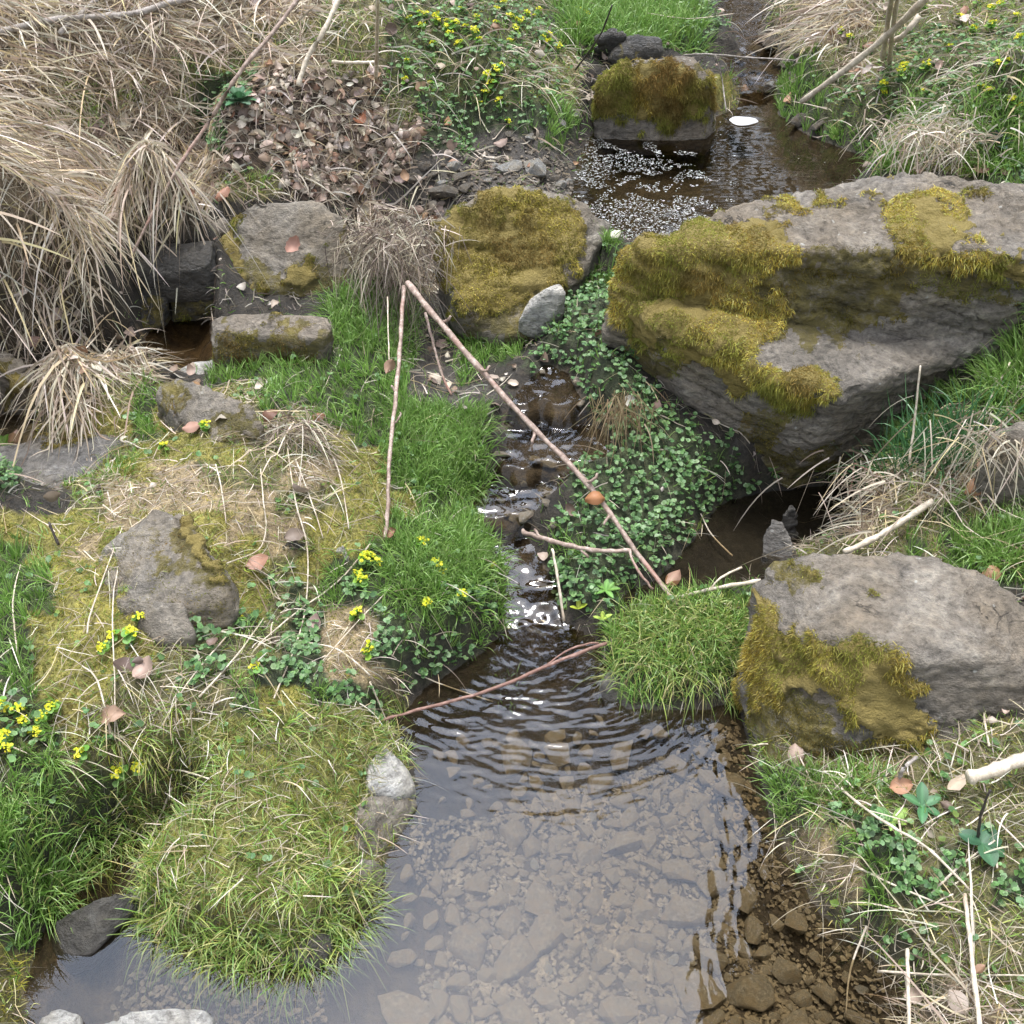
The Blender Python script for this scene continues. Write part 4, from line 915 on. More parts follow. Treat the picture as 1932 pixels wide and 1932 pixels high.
# foam
n = 60000; up_ = WD['upper'].poly; xs = [a[0] for a in up_]; ys = [a[1] for a in up_]
x = rng.uniform(min(xs), max(xs), n); y = rng.uniform(min(ys), max(ys), n); p3 = np.c_[x, y, np.full(n, .381)]; u, v = proj(p3)
fz = fbm(np.c_[(u+v*.4)/55, (v-u*.25)/16], 3, 205); fz2 = fbm(np.c_[u/18, v/8], 2, 208)
dens = np.clip(1.25-np.abs(u-(1150+(v-250)*.35))/190, 0, 1)*np.clip((v-255)/25, 0, 1)
dens = np.maximum(dens*.7, np.clip((v-335)/60, 0, 1)*np.clip((1420-u)/130, 0, 1)*1.0)
k = inside(x, y, up_) & (fz*.75+fz2*.5+dens*1.15 > .70) & (rng.random(n) < .5); k |= inside(x, y, up_) & (rng.random(n) < .0008)
p3 = p3[k]; n = len(p3); print('foam', n)
V, F_, C = discs(p3+np.c_[np.zeros((n, 2)), rng.uniform(.0005, .002, n)], norm(np.c_[rng.normal(size=(n, 2))*.02, np.ones(n)]), rng.uniform(.0007, .0024, n)*np.where(rng.random(n) < .05, 2, 1), [(.34, .34, .32), (.42, .42, .40), (.22, .22, .2)], 7, cup=-.12, var=.08)
tag(link('foam', np_mesh('foam', V, F_, C), M_FOAM, recenter=False), 'white foam flecks drifting on the upper pool', 'foam', kind='stuff')

# ------------------------------------------------------------------ twigs and branches
def wood_mat(name, c1, c2, knot):
    m, t, o = mat_new(name); tc = N(t, 'ShaderNodeTexCoord')
    n1 = N(t, 'ShaderNodeTexNoise', Scale=75., Detail=6., Roughness=.75); t.links.new(tc.outputs['Object'], n1.inputs[0])
    n2 = N(t, 'ShaderNodeTexNoise', Scale=9., Detail=4.); t.links.new(tc.outputs['Object'], n2.inputs[0])
    c = ramp(t, n1.outputs[0], [(.3, tuple(x*.6 for x in c1)), (.48, c1), (.62, c2)]); c = mix(t, c, knot, ramp(t, n2.outputs[0], [(.55, (0, 0, 0)), (.68, (.7, .7, .7))]))
    p = N(t, 'ShaderNodeBsdfPrincipled', Roughness=.65); t.links.new(c, p.inputs['Base Color'])
    b = N(t, 'ShaderNodeBump', Strength=.4, Distance=.002); t.links.new(n1.outputs[0], b.inputs['Height']); t.links.new(b.outputs[0], p.inputs['Normal'])
    t.links.new(p.outputs[0], o.inputs[0]); return m
WOODS = {'p': wood_mat('pinkish_stem', (.24, .17, .13), (.42, .33, .27), (.26, .10, .07)), 's': wood_mat('straw_stem', (.46, .39, .29), (.66, .58, .46), (.3, .22, .15)),
         'r': wood_mat('reddish_stem', (.17, .09, .065), (.30, .18, .14), (.12, .05, .04)), 'd': wood_mat('dark_stem', (.03, .022, .018), (.07, .055, .045), (.02, .015, .012)),
         'g': wood_mat('grey_stem', (.22, .19, .16), (.38, .34, .3), (.2, .17, .14))}
def tube(pts, r0, r1, sides=8, nodes=0, wob=.0, sub=5):
    pts = [Vector(q) for q in pts]; out = []; nn_ = len(pts)
    for i in range(nn_-1):
        a, b_, c, d = pts[max(i-1, 0)], pts[i], pts[i+1], pts[min(i+2, nn_-1)]
        for k in range(sub):
            t = k/sub; out.append(.5*((2*b_)+(c-a)*t+(2*a-5*b_+4*c-d)*t*t+(3*b_-a-3*c+d)*t**3))
    out.append(pts[-1]); m = len(out); V = []; F_ = []
    for i, q in enumerate(out):
        tg = (out[min(i+1, m-1)]-out[max(i-1, 0)]).normalized(); a = tg.cross(Vector((0, .3, 1)) if abs(tg.z) < .75 else Vector((1, .2, 0))).normalized(); b_ = tg.cross(a)
        r = r0+(r1-r0)*i/(m-1); r *= 1+.1*random.uniform(-1, 1)
        if nodes and i % max(2, m//nodes) == 1: r *= 1.22
        off = Vector((random.uniform(-1, 1), random.uniform(-1, 1), random.uniform(-1, 1)))*wob
        for k in range(sides):
            th = 2*math.pi*k/sides; V.append(q+off+a*r*math.cos(th)+b_*r*math.sin(th))
        if i: F_ += [[(i-1)*sides+k, (i-1)*sides+(k+1) % sides, i*sides+(k+1) % sides, i*sides+k] for k in range(sides)]
    V += [out[0], out[-1]]; n0 = len(V)-2
    F_ += [[k, n0, n0, (k+1) % sides][:0] or [n0, (k+1) % sides, k, k] for k in range(0)]
    for k in range(0, sides, 2):
        F_.append([n0, (k+2) % sides, (k+1) % sides, k]); e = (m-1)*sides; F_.append([n0+1, e+k, e+(k+1) % sides, e+(k+2) % sides])
    return np.array([tuple(q) for q in V]), np.array(F_)
def twig(name, label, pts, r0, r1, wood, nodes=6, wob=.0006, group=None, side=(), cat=None):
    """pts: (px, py, height) triples; height None = on the ground"""
    ws = []
    for q in pts:
        if len(q) == 3 and q[2] is not None and q[2] >= 0 and not isinstance(q[2], str): ws.append(P(q[0], q[1], q[2]))
        else: ws.append(G(q[0], q[1], r0*1.5+(.04 if q[1] < 500 else .014)))
    allp = [tube(ws, r0, r1, 8, nodes, wob)]
    for sp_ in side:
        allp.append(tube([P(*q) for q in sp_], r0*.6, r1*.6, 6, 2, wob))
    n = 0; Vs = []; Fs = []
    for V, F_ in allp: Vs.append(V); Fs.append(F_+n); n += len(V)
    me = np_mesh(name, np.concatenate(Vs), np.concatenate(Fs))
    return tag(link(name, me, WOODS[wood]), label, cat or name, group)
twig('branch', 'longest straight branch, pinkish, slanting down across the stream', [(768, 533, .43), (850, 632, .38), (980, 780, .29), (1110, 915, .21), (1200, 1040, .13), (1278, 1142, .10)], .0066, .0042, 'p', 10, .0012, side=[[(900, 690, .342), (915, 700, .35), (925, 690, .36)], [(1010, 812, .27), (1004, 835, .26), (1003, 850, .24)], [(1105, 910, .213), (1120, 905, .23), (1128, 893, .24)], [(1150, 972, .18), (1140, 990, .17)], [(830, 608, .39), (845, 604, .40), (850, 596, .41)]])
twig('branch', 'upright thin branch hanging from the debris down to the grass', [(762, 540, .42), (757, 620, .38), (748, 740, .34), (735, 860, .29), (732, 960, .23), (727, 1015, .20)], .0042, .0036, 'p', 9, .0012, side=[[(748, 740, .34), (738, 728, .35)], [(742, 800, .31), (752, 790, .32), (756, 778, .33)]])
twig('twig', 'short bent twig between the two hanging branches', [(802, 590, .38), (818, 650, .33), (835, 710, .28), (852, 745, .25)], .0035, .0025, 'p', 4)
twig('twig', 'thin straw stem hanging left of the upright branch', [(731, 560, .4), (733, 640, .36), (735, 700, .33)], .0016, .0012, 's', 2)
twig('branch', 'reddish thin branch lying across the inlet of the lower pool', [(722, 1358, .045), (830, 1328, .03), (935, 1298, .028), (1040, 1252, .03), (1145, 1212, .06)], .0026, .0036, 'r', 8, .0012, side=[[(1030, 1255, .03), (1080, 1222, .045), (1130, 1212, .06)]])
twig('branch', 'knobbly forked dead branch lying over the clover tussock', [(985, 1002, .13), (1020, 1015, .14), (1080, 1030, .15), (1140, 1040, .15), (1190, 1038, .15)], .0052, .004, 'p', 6, .0014, side=[[(1188, 1038, .15), (1200, 1070, .14), (1232, 1112, .11)], [(1020, 1015, .14), (1008, 998, .15)], [(1085, 1030, .15), (1110, 1050, .14)]])
twig('twig', 'pale straight twig hanging from the forked branch', [(1042, 1035, .14), (1052, 1090, .1), (1064, 1172, .03)], .0026, .0028, 's', 3)
twig('twig', 'grey twig reaching the right boulder from the grass tussock', [(1262, 1130, .10), (1340, 1112, .11), (1435, 1095, .14)], .003, .004, 's', 4, side=[[(1340, 1112, .11), (1360, 1090, .13), (1400, 1070, .14)]])
twig('branch', 'long grey branch across the straw bank at the top left', [(-60, 118, None), (0, 108, None), (110, 82, None), (200, 72, None), (270, 68, None), (330, 48, None), (400, 30, None), (500, 15, None)], .008, .008, 'g', 7)
twig('branch', 'short pale branch crossing the long grey one at the top left', [(122, 105, None), (165, 65, None), (200, 28, None), (236, -12, None)], .006, .006, 'g', 4)
twig('branch', 'tall bleached stalk leaning down over the straw curtain', [(245, 487, .44), (300, 380, .55), (340, 310, .62), (393, 232, .70), (450, 140, .80), (520, 55, .88), (575, -20, .95)], .0032, .0048, 'p', 9)
twig('branch', 'bleached stalk behind the leaf drift', [(562, 162, .66), (580, 110, .72), (610, 60, .78), (645, -15, .86)], .006, .006, 's', 5)
twig('stalk', 'upright thin pale stalk left of the yellow flowers', [(709, 148, .66), (711, 90, .78), (713, -10, .98)], .0045, .004, 's', 5)
twig('twig', 'short horizontal twig at the foot of the upright pale stalk', [(630, 152, None), (670, 153, None), (716, 153, None)], .0042, .0042, 's', 2)
twig('stalk', 'longest pale stalk leaning over the far right bank', [(1512, 192, .50), (1590, 135, .62), (1670, 70, .74), (1760, -15, .9)], .0085, .0095, 's', 5)
twig('stalk', 'left one of two upright pale stalks on the far right bank', [(1665, 112, .62), (1674, 50, .76), (1684, -15, .92)], .007, .006, 's', 3)
twig('stalk', 'right one of two upright pale stalks on the far right bank', [(1678, 120, .6), (1684, 60, .74), (1696, -15, .92)], .006, .005, 's', 3)
twig('stalk', 'flattened pale stalk leaning behind the two upright ones', [(1668, 112, None), (1700, 70, .72), (1735, 30, .78)], .007, .008, 's', 3)
twig('branch', 'straw coloured branch lying behind the smooth right boulder', [(1592, 1042, .16), (1650, 1015, .18), (1700, 985, .21), (1760, 945, .25)], .0055, .007, 's', 5)
twig('branch', 'barkless yellow branch end at the right edge below the boulder', [(1826, 1467, .215), (1870, 1455, .222), (1932, 1432, .235), (2020, 1410, .25)], .0095, .0105, 's', 3)
twig('stalk', 'white stalk standing in the bottom right straw', [(1812, 1702, None), (1832, 1790, .13), (1850, 1945, .1)], .0028, .0034, 's', 3)
twig('twig', 'thin brown stem beside the white stalk in the bottom right', [(1712, 1790, .1), (1713, 1860, .09), (1716, 1945, .07)], .0026, .0028, 's', 3)
twig('twig', 'black upright stem above the spotted leaves', [(1838, 1592, None), (1850, 1540, .22), (1868, 1490, .28)], .0024, .0018, 'd', 2)
twig('twig', 'dark broken stem in the grass at the left', [(116, 1042, None), (92, 985, .31)], .0026, .002, 'd', 2)
twig('twig', 'thin black stem in front of the yellow flowers at the top', [(1085, 160, None), (1130, 70, .75), (1155, 10, .85)], .0028, .002, 'd', 3)
twig('twig', 'spiky twig leaning on the mossy foot of the right boulder', [(1688, 1490, None), (1705, 1450, .19), (1730, 1428, .2)], .003, .0028, 'g', 4)
twig('dry_stalk', 'long bleached stem across the foot of the right boulder', [(1575, 1480, .1), (1660, 1545, .17), (1750, 1600, .17), (1830, 1680, .15)], .0022, .0018, 's', 3)
twig('twig', 'fine brown twig arching behind the mossy capped boulder', [(1290, 105, .5), (1330, 102, .56), (1400, 108, .5), (1470, 112, .5), (1560, 118, .5)], .0032, .0028, 'g', 3)
twig('twig', 'drooping grey twig over the foamy pool beside the capped boulder', [(1350, 105, .55), (1362, 150, .47), (1370, 210, .40)], .0026, .002, 'g', 3)
twig('dry_stalk', 'white broken straw leaning against the large boulder ledge', [(1715, 870, .27), (1725, 800, .34), (1736, 690, .46)], .0026, .0018, 's', 2)
twig('twig', 'dark bent twig before the dark gap under the large boulder', [(1612, 875, .2), (1660, 900, .2), (1740, 955, .22)], .003, .0026, 'r', 3, side=[[(1612, 875, .2), (1605, 920, .16), (1590, 955, .12)]])
twig('twig', 'dark root like twig in the far leaf gap', [(690, 470, .43), (700, 520, .38), (690, 560, .33)], .0028, .002, 'p', 2)
# kinked bleached stems on the hummock and banks
kink = [((235, 1050), (218, 1150), (222, 1300), (224, 1415)), ((545, 860), (560, 960), (582, 1050), (575, 1180), (520, 1330)), ((495, 900), (500, 960), (505, 1010), (490, 1050), (430, 1075)), ((600, 820), (640, 900), (660, 1010)), ((560, 880), (590, 960), (612, 1030)),
        ((170, 1210), (180, 1160), (235, 1010)), ((410, 890), (420, 930), (430, 1000)), ((700, 1040), (640, 1110), (560, 1170), (490, 1230)), ((740, 1120), (680, 1180), (610, 1260)), ((215, 1400), (190, 1300), (160, 1270)),
        ((380, 1330), (450, 1250), (500, 1180)), ((40, 1250), (30, 1150), (45, 1080)), ((430, 1215), (360, 1300), (300, 1400)), ((700, 1290), (640, 1240), (560, 1220)), ((270, 1465), (340, 1470), (400, 1482)),
        ((330, 1500), (300, 1570), (285, 1610)), ((730, 1240), (800, 1290), (930, 1335)), ((700, 1300), (730, 1370), (745, 1400)), ((1750, 1700), (1800, 1650), (1870, 1600)), ((1600, 1640), (1700, 1690), (1830, 1740)),
        ((1650, 1845), (1760, 1850), (1932, 1852)), ((1630, 1760), (1600, 1840), (1590, 1930)), ((1690, 1560), (1700, 1640), (1705, 1700)), ((1860, 1420), (1850, 1340), (1870, 1240)), ((1550, 1370), (1620, 1400), (1680, 1430)),
        ((1640, 830), (1600, 870), (1560, 930)), ((1870, 780), (1810, 840), (1750, 900)), ((1900, 700), (1850, 790), (1810, 850)), ((1380, 1060), (1340, 1020), (1320, 980)), ((330, 540), (315, 600), (300, 640)), ((395, 530), (402, 600), (408, 640)),
        ((40, 40), (100, 60), (180, 20)), ((300, 100), (330, 160), (420, 180)), ((60, 250), (110, 300), (130, 380)), ((480, 70), (520, 120), (560, 100)), ((0, 520), (60, 600), (110, 690)), ((0, 640), (60, 700), (100, 790)),
        ((200, 640), (120, 720), (0, 800)), ((230, 660), (150, 740), (40, 800)), ((240, 400), (300, 405), (340, 407)), ((1380, 50), (1300, 60), (1220, 50)), ((1800, 190), (1860, 180), (1932, 165)), ((1480, 470), (1440, 480), (1400, 470))]
STALKS = []
for i, kp in enumerate(kink[:-1]):
    STALKS.append((kp, twig('dry_stalk', 'x', [(a, b_, None) for a, b_ in kp], random.uniform(.0012, .0021), random.uniform(.0009, .0015), 's', 0, .0004, cat='stalk')))

ORD = ['', 'second ', 'third ', 'fourth ', 'fifth ', 'sixth ', 'seventh ', 'eighth ', 'ninth ', 'tenth ', 'eleventh ', 'twelfth ']
def ordinals(items, what, group):
    """items: (px, object): one label each, counted from the left of the cluster"""
    items = sorted(items, key=lambda q: q[0]); m = len(items)
    for i_, (_, ob) in enumerate(items):
        ob['label'] = (ORD[i_]+'from the left of ' if 0 < i_ < m-1 else ('leftmost of ' if i_ == 0 else 'rightmost of '))+what if m > 1 else what
        if m > 1: ob['group'] = group
REG = [('bleached stalks on the straw bank', lambda x, y: x < 600 and y < 500), ('bleached stalks drooping from the straw curtain foot', lambda x, y: x < 420 and y < 860), ('kinked stalks on the hummock crest', lambda x, y: x < 680 and y < 1120 and x > 380),
       ('kinked stalks beside the peaked stone', lambda x, y: x < 470 and y < 1420), ('kinked stalks in the front of the hummock', lambda x, y: x < 950 and y < 1700), ('dry stalks before the large boulder', lambda x, y: y < 1120), ('dry stalks on the lower right bank', lambda x, y: True)]
got = {r[0]: [] for r in REG}
for kp, ob in STALKS:
    mx = sum(a for a, _ in kp)/len(kp); my = sum(b_ for _, b_ in kp)/len(kp)
    for nm, f in REG:
        if f(mx, my): got[nm].append((mx, ob)); break
for nm in got:
    if got[nm]: ordinals(got[nm], nm, nm)
# debris bundle hanging between the boulders
def bundle(name, label, cpx, cpy, z, n, L, spread, mat=M_STRAW, palv=STRAW, down=.9, wdt=.0022, dirx=0., cat='debris', clamp=.004):
    c = P(cpx, cpy, z); base = np.array(c)+rng.normal(size=(n, 3))*np.array(spread)
    d = norm(np.c_[rng.normal(size=n)*.8+dirx, rng.normal(size=n)*.55-.35, -down+rng.normal(size=n)*.45])
    c_ = pal(n, palv, .25)
    V, F_, C = ribbons(base, d, L*rng.uniform(.4, 1.3, n), wdt*rng.uniform(.6, 1.4, n), .5, c_, c_*.9, 6, clamp=clamp, kink=.15, taper=.25)
    return tag(link(name, np_mesh(name, V, F_, C), mat), label, cat)
GREYST = [(.2, .16, .12), (.28, .23, .18), (.14, .10, .08), (.34, .29, .23), (.1, .075, .06)]
bundle('debris', 'tangle of grey stems hanging between the tan and the mossy boulder', 735, 445, .455, 1300, .08, (.06, .055, .02), palv=GREYST+STRAW[:3], down=.45)
bundle('debris', 'fringe of thin roots trailing below the hanging tangle', 745, 500, .42, 160, .16, (.045, .03, .01), palv=GREYST, down=1.3, wdt=.0016, clamp=None)
bundle('straw_clump', 'thick bundle of flattened straw right of the dark gap', 1700, 890, .22, 240, .10, (.08, .05, .01), down=.35, dirx=-.3, wdt=.003, cat='straw')
bundle('straw_clump', 'pale drooping straw spilling over the stone at the right edge', 1885, 820, .40, 200, .11, (.06, .03, .01), down=.7, cat='straw', wdt=.0026)
bundle('straw_clump', 'curly pale sedge straw clump behind the large boulder', 1770, 245, .62, 520, .08, (.08, .06, .02), down=.2, cat='straw', wdt=.003, dirx=-.1)
bundle('straw_clump', 'small fan of dry stems on top of the hummock', 555, 800, .33, 170, .13, (.02, .02, .008), palv=GREYST+STRAW, down=.25, dirx=.2, cat='straw')
bundle('straw_clump', 'root fringe under the clover beside the black hollow', 1175, 760, .30, 130, .09, (.035, .02, .015), down=1.1, cat='straw', palv=[(.3, .22, .12), (.38, .29, .17), (.2, .14, .08)], clamp=None)

# distinct grass tufts
def tuft(label, spots, n, Lm, wd, lean=.7, droop=.5, c0=GREEN, c1=GREENT, name='grass_tuft'):
    per = max(1, n//len(spots)); bs = []; ld = []
    for px, py in spots:
        g = G(px, py); a = rng.uniform(0, 6.28, per); r = rng.random(per)**.6*.045
        bs.append(np.c_[g.x+np.cos(a)*r, g.y+np.sin(a)*r, np.zeros(per)]); ld.append(np.c_[np.cos(a), np.sin(a)]*r[:, None]/.045)
    b_ = np.concatenate(bs); ld = np.concatenate(ld)+rng.normal(size=(len(b_), 2))*.35; b_[:, 2] = H(b_[:, 0], b_[:, 1])-.003; m = len(b_)
    V, F_, C = ribbons(b_, norm(np.c_[ld*lean, np.ones(m)]), Lm*rng.uniform(.5, 1.3, m), wd*rng.uniform(.7, 1.3, m), droop*rng.uniform(.4, 1.7, m), pal(m, c0), pal(m, c1), 5, clamp=None, kink=.1)
    return tag(link(name, np_mesh(name, V, F_, C), M_GRASS), label, 'grass')
tuft('dense green grass tussock on the slab left of the smooth right boulder', [(x_, y_) for x_ in range(1190, 1420, 32) for y_ in (1165, 1205, 1250)], 3000, .088, .0024, .9, .9, GREEN+YGREEN, GREENT+YGREEN+[(.42, .32, .16)])
tuft('broad bladed blue green grass tuft beside the straw bundle', [(1640, 865), (1680, 870), (1715, 875), (1750, 865), (1790, 870), (1830, 850)], 420, .17, .0046, .6, .35, c0=[(.04, .12, .04), (.06, .15, .05)], c1=[(.07, .19, .07), (.1, .22, .09)])
tuft('bright green grass clump leaning over the narrow stream', [(x_, y_) for x_ in range(770, 920, 30) for y_ in (800, 850, 900)], 3000, .085, .0024)
tuft('green grass clump beside the stream, above the yellow flowers', [(x_, y_) for x_ in range(760, 930, 30) for y_ in (1020, 1060, 1110)], 2600, .08, .0024)
tuft('shaded green grass clump below the tan boulder', [(x_, y_) for x_ in range(640, 760, 28) for y_ in (570, 600, 640)], 2200, .08, .0024)
tuft('grass clump hanging at the left foot of the rounded mossy boulder', [(880, 640), (910, 660), (940, 650), (900, 620)], 500, .09, .0024)
tuft('wispy grass at the foot of the right boulder by the water', [(1520, 1500), (1560, 1510), (1600, 1500), (1640, 1480)], 700, .06, .002)
tuft('small grass tuft between the rounded and the largest boulder', [(1130, 490), (1135, 520), (1120, 540)], 350, .06, .0022)
tuft('small tuft growing out of the wet slab at the left', [(215, 905), (225, 890), (205, 895)], 260, .05, .0018)
tuft('bright tuft at the left corner of the lower pool', [(60, 1640), (90, 1660), (40, 1670), (30, 1620)], 600, .09, .003)
tuft('tall green grass beyond the moss capped boulder', [(x_, y_) for x_ in range(1090, 1340, 36) for y_ in (20, 50, 80)], 2600, .12, .0045)
tuft('long green grass on the bank behind the largest boulder', [(x_, y_) for x_ in (1690, 1730, 1850, 1890, 1925) for y_ in (215, 270, 310)], 1400, .12, .0038)
tuft('fresh grass in the gap at the right of the largest boulder', [(1900, 720), (1930, 690), (1890, 760), (1930, 760)], 800, .09, .003)
tuft('grass at the right edge behind the smooth boulder', [(1880, 1040), (1920, 1020), (1910, 1060), (1840, 1050)], 700, .09, .003)
tuft('shaggy grass fringe overhanging the water round the grassy hummock', [(285, 1670), (300, 1710), (340, 1745), (390, 1770), (440, 1785), (490, 1795), (550, 1790), (600, 1770), (640, 1735), (668, 1700)], 2300, .075, .0022, 1., .9, GREEN+YGREEN, GREENT+YGREEN)
tuft('wiry grass fringe on the left bank above the shaded inlet', [(60, 1590), (110, 1570), (160, 1555), (210, 1530), (260, 1505), (310, 1490)], 1300, .08, .0022, 1., .9, GREEN+YGREEN, GREENT+YGREEN+[(.45, .33, .16)])
tuft('tiny grass sprout on the reddish branch in the water', [(955, 1297), (965, 1300)], 60, .035, .0018)

# ------------------------------------------------------------------ fallen leaves one can point at
LEAVES = [(490, 1078, .055, .3, (.42, .25, .17), 'round copper beech leaf lying right of the peaked stone'),
          (555, 460, .055, 1.2, (.42, .25, .20), 'pink brown lobed leaf on the face of the tan boulder'),
          (1125, 937, .05, .1, (.34, .15, .07), 'bright rust leaf caught on the long slanting branch'),
          (735, 1025, .04, .5, (.30, .15, .09), 'rust leaf at the foot of the upright thin branch'),
          (735, 690, .04, 1.5, (.36, .24, .17), 'brown leaf hung on the thin stem beside the grass'),
          (680, 240, .055, 1.0, (.30, .12, .06), 'dark rust leaf on top of the leaf drift'), (697, 262, .055, 2.1, (.45, .32, .26), 'pinkish leaf beside the rust one on the drift'),
          (135, 150, .05, 1.6, (.42, .28, .18), 'tan leaf on the green patch of the straw bank'), (845, 248, .04, 1.5, (.40, .22, .12), 'orange brown leaf under the round green leaves'),
          (945, 285, .05, 0.3, (.40, .28, .22), 'pinkish leaf on the gravel flat'), (705, 163, .05, 0, (.42, .28, .18), 'tan leaf at the end of the short horizontal twig'),
          (594, 1195, .045, 1.5, (.45, .33, .27), 'curled pale leaf standing in the dark notch'), (215, 1368, .05, .2, (.42, .26, .2), 'pinkish star shaped leaf on the front of the hummock'),
          (275, 1280, .05, 1.2, (.5, .38, .3), 'pale folded leaf beside it among dry stems'), (370, 745, .045, 1.5, (.30, .17, .1), 'brown leaf leaning on the lichen spotted stone'),
          (365, 822, .045, .2, (.38, .22, .16), 'brown leaf behind the small yellow flowers'), (600, 800, .04, .8, (.30, .15, .09), 'rust leaf caught in the fan of dry stems'), (510, 800, .05, .9, (.16, .09, .06), 'dark purple brown leaf in the fan of dry stems'),
          (1268, 1105, .05, .8, (.45, .28, .19), 'light brown leaf under the end of the slanting branch'), (1840, 935, .06, .6, (.32, .17, .09), 'long copper leaf standing in the straw at the right'),
          (1870, 1098, .05, .2, (.42, .26, .14), 'tan curled leaf behind the smooth boulder at the right edge'), (1690, 1500, .045, .2, (.42, .24, .17), 'pinkish leaf at the moss foot of the right boulder'),
          (60, 890, .06, .4, (.20, .15, .13), 'dark soaked leaf lying in the water on the wet slab'), (30, 840, .05, 1.4, (.28, .2, .17), 'grey brown wet leaf in the slab water'), (60, 660, .06, .4, (.38, .27, .21), 'oak leaf among the straw at the left edge'),
          (420, 378, .055, .8, (.30, .16, .11), 'rust leaf in the dark gap beside the tan boulder'), (830, 140, .04, .2, (.50, .40, .33), 'pale leaf among the yellow flowers at the top'), (1405, 180, .045, .3, (.45, .28, .19), 'tan leaf at the edge of the far stream mouth'),
          (1485, 200, .05, 1.2, (.42, .27, .18), 'curled leaf on the right corner of the foamy pool'), (1160, 455, .04, .7, (.6, .56, .5), 'whitish leaf between the rounded and the largest boulder'), (613, 660, .05, 1.5, (.42, .31, .24), 'withered leaf at the right end of the flat stone'), (495, 745, .035, 1.2, (.6, .52, .45), 'pale leaf behind the lichen spotted stone')]
for px, py, L_, yaw, c, lb in LEAVES:
    if lb.startswith('pink brown lobed'): g = P(px, py, .435); nr = norm(np.array([[.05, -.75, .65]])); g.y -= .012
    elif 'slanting branch' in lb and 'caught' in lb: g = P(px, py, .215); nr = norm(np.array([[.1, -.5, .8]]))
    elif 'hung on' in lb: g = P(px, py, .34); nr = norm(np.array([[.1, -.9, .3]]))
    else: g = G(px, py, .022); nr = norm(np.array([[random.uniform(-.3, .3), -.45, 1.]]))
    V, F_, C = leafmesh(np.array([tuple(g)]), nr, np.array([yaw]), L_*.85, [tuple(x*y for x, y in zip(c, (.85, .85, .8)))], lob=.12 if ('lobed' in lb or 'oak' in lb or 'star' in lb) else 0, curl=.5)
    tag(link('fallen_leaf', np_mesh('fallen_leaf', V, F_, C), M_LEAF), lb, 'leaf')

# ------------------------------------------------------------------ golden saxifrage plants: leaves and flowers
def sax_meshes(seed):
    n = 7; a = rng.uniform(0, 6.28, n); r = rng.uniform(.004, .017, n)
    p_ = np.c_[np.cos(a)*r, np.sin(a)*r, rng.uniform(.012, .026, n)]
    l = discs(p_, norm(np.c_[np.cos(a)*.35, np.sin(a)*.35-.2, np.ones(n)]), rng.uniform(.006, .0095, n), [(.13, .27, .03), (.2, .33, .04), (.10, .22, .03)], 9, cup=.2)
    m = 26; a = rng.uniform(0, 6.28, m); r = rng.random(m)**.5*.012
    q = np.c_[np.cos(a)*r, np.sin(a)*r, .027+rng.uniform(0, .007, m)-r*.25]
    f = discs(q, norm(np.c_[rng.normal(size=(m, 2))*.5, np.ones(m)]), rng.uniform(.0018, .0042, m), [(.62, .6, .03), (.72, .66, .05), (.5, .56, .04)], 6, cup=.3)
    k = 5; bb = np.zeros((k, 3)); bb[:, :2] = rng.normal(size=(k, 2))*.004; st = ribbons(bb+np.array([0, 0, -.01]), norm(np.c_[rng.normal(size=(k, 2))*.25, np.ones(k)]), .038, .0022, 0., pal(k, [(.12, .22, .04)]), pal(k, [(.16, .28, .05)]), 2, clamp=None, taper=.1)
    return np_mesh('leaves', *l), np_mesh('flowers', *f), np_mesh('stems', *st)
SAX = []
for s in range(4):
    lm, fm, sm_ = sax_meshes(s); lm.materials.append(M_GREEN); fm.materials.append(M_FLOWER); sm_.materials.append(M_GREEN); SAX.append((lm, fm, sm_))
def sax(px, py, sc, label, group):
    g = G(px, py); e = bpy.data.objects.new('flowering_plant', None); col.objects.link(e); e.empty_display_size = .02
    e.location = g; sc *= .8; e.scale = (sc,)*3; e.rotation_euler = (random.gauss(0, .15)-.2, random.gauss(0, .15), random.uniform(0, 6.28)); tag(e, label, 'flower', group)
    for me, nm in zip(random.choice(SAX), ('leaves', 'flowers', 'stem')):
        c = bpy.data.objects.new(nm, me); col.objects.link(c); c.parent = e
    return e
A_ = [((325, 775), (358, 778), (328, 800), (392, 820), (310, 855)), 'yellow flowering plant beside the lichen spotted stone', 'flowers on top of the hummock', 1.0]
B_ = [((262, 1180), (245, 1205), (205, 1228), (222, 1212), (248, 1212), (322, 1158), (435, 1180), (462, 1190), (485, 1275)), 'yellow flowering plant below the peaked stone on the hummock', 'flowers below the peaked stone', 1.1]
C_ = [((12, 1340), (30, 1355), (110, 1348), (90, 1360), (15, 1395), (10, 1420), (75, 1395), (165, 1435), (240, 1470), (232, 1480), (268, 1462), (45, 1375)), 'yellow flowering plant in the grass at the lower left edge', 'flowers at the lower left edge', 1.05]
D_ = [((690, 1060), (700, 1080), (680, 1095), (690, 1110), (795, 1045), (820, 1080), (835, 1095), (808, 1150), (930, 1090), (865, 1135), (678, 1175), (710, 1235), (688, 1070)), 'yellow flowering plant in the grass left of the narrow stream', 'flowers beside the narrow stream', 1.15]
for pts, lb, gr, sc in (A_, B_, C_, D_):
    ordinals([(px+py*.01, sax(px, py, sc*random.uniform(.8, 1.15), lb, gr)) for px, py in pts], gr.replace('flowers', 'yellow flowering plants'), gr)
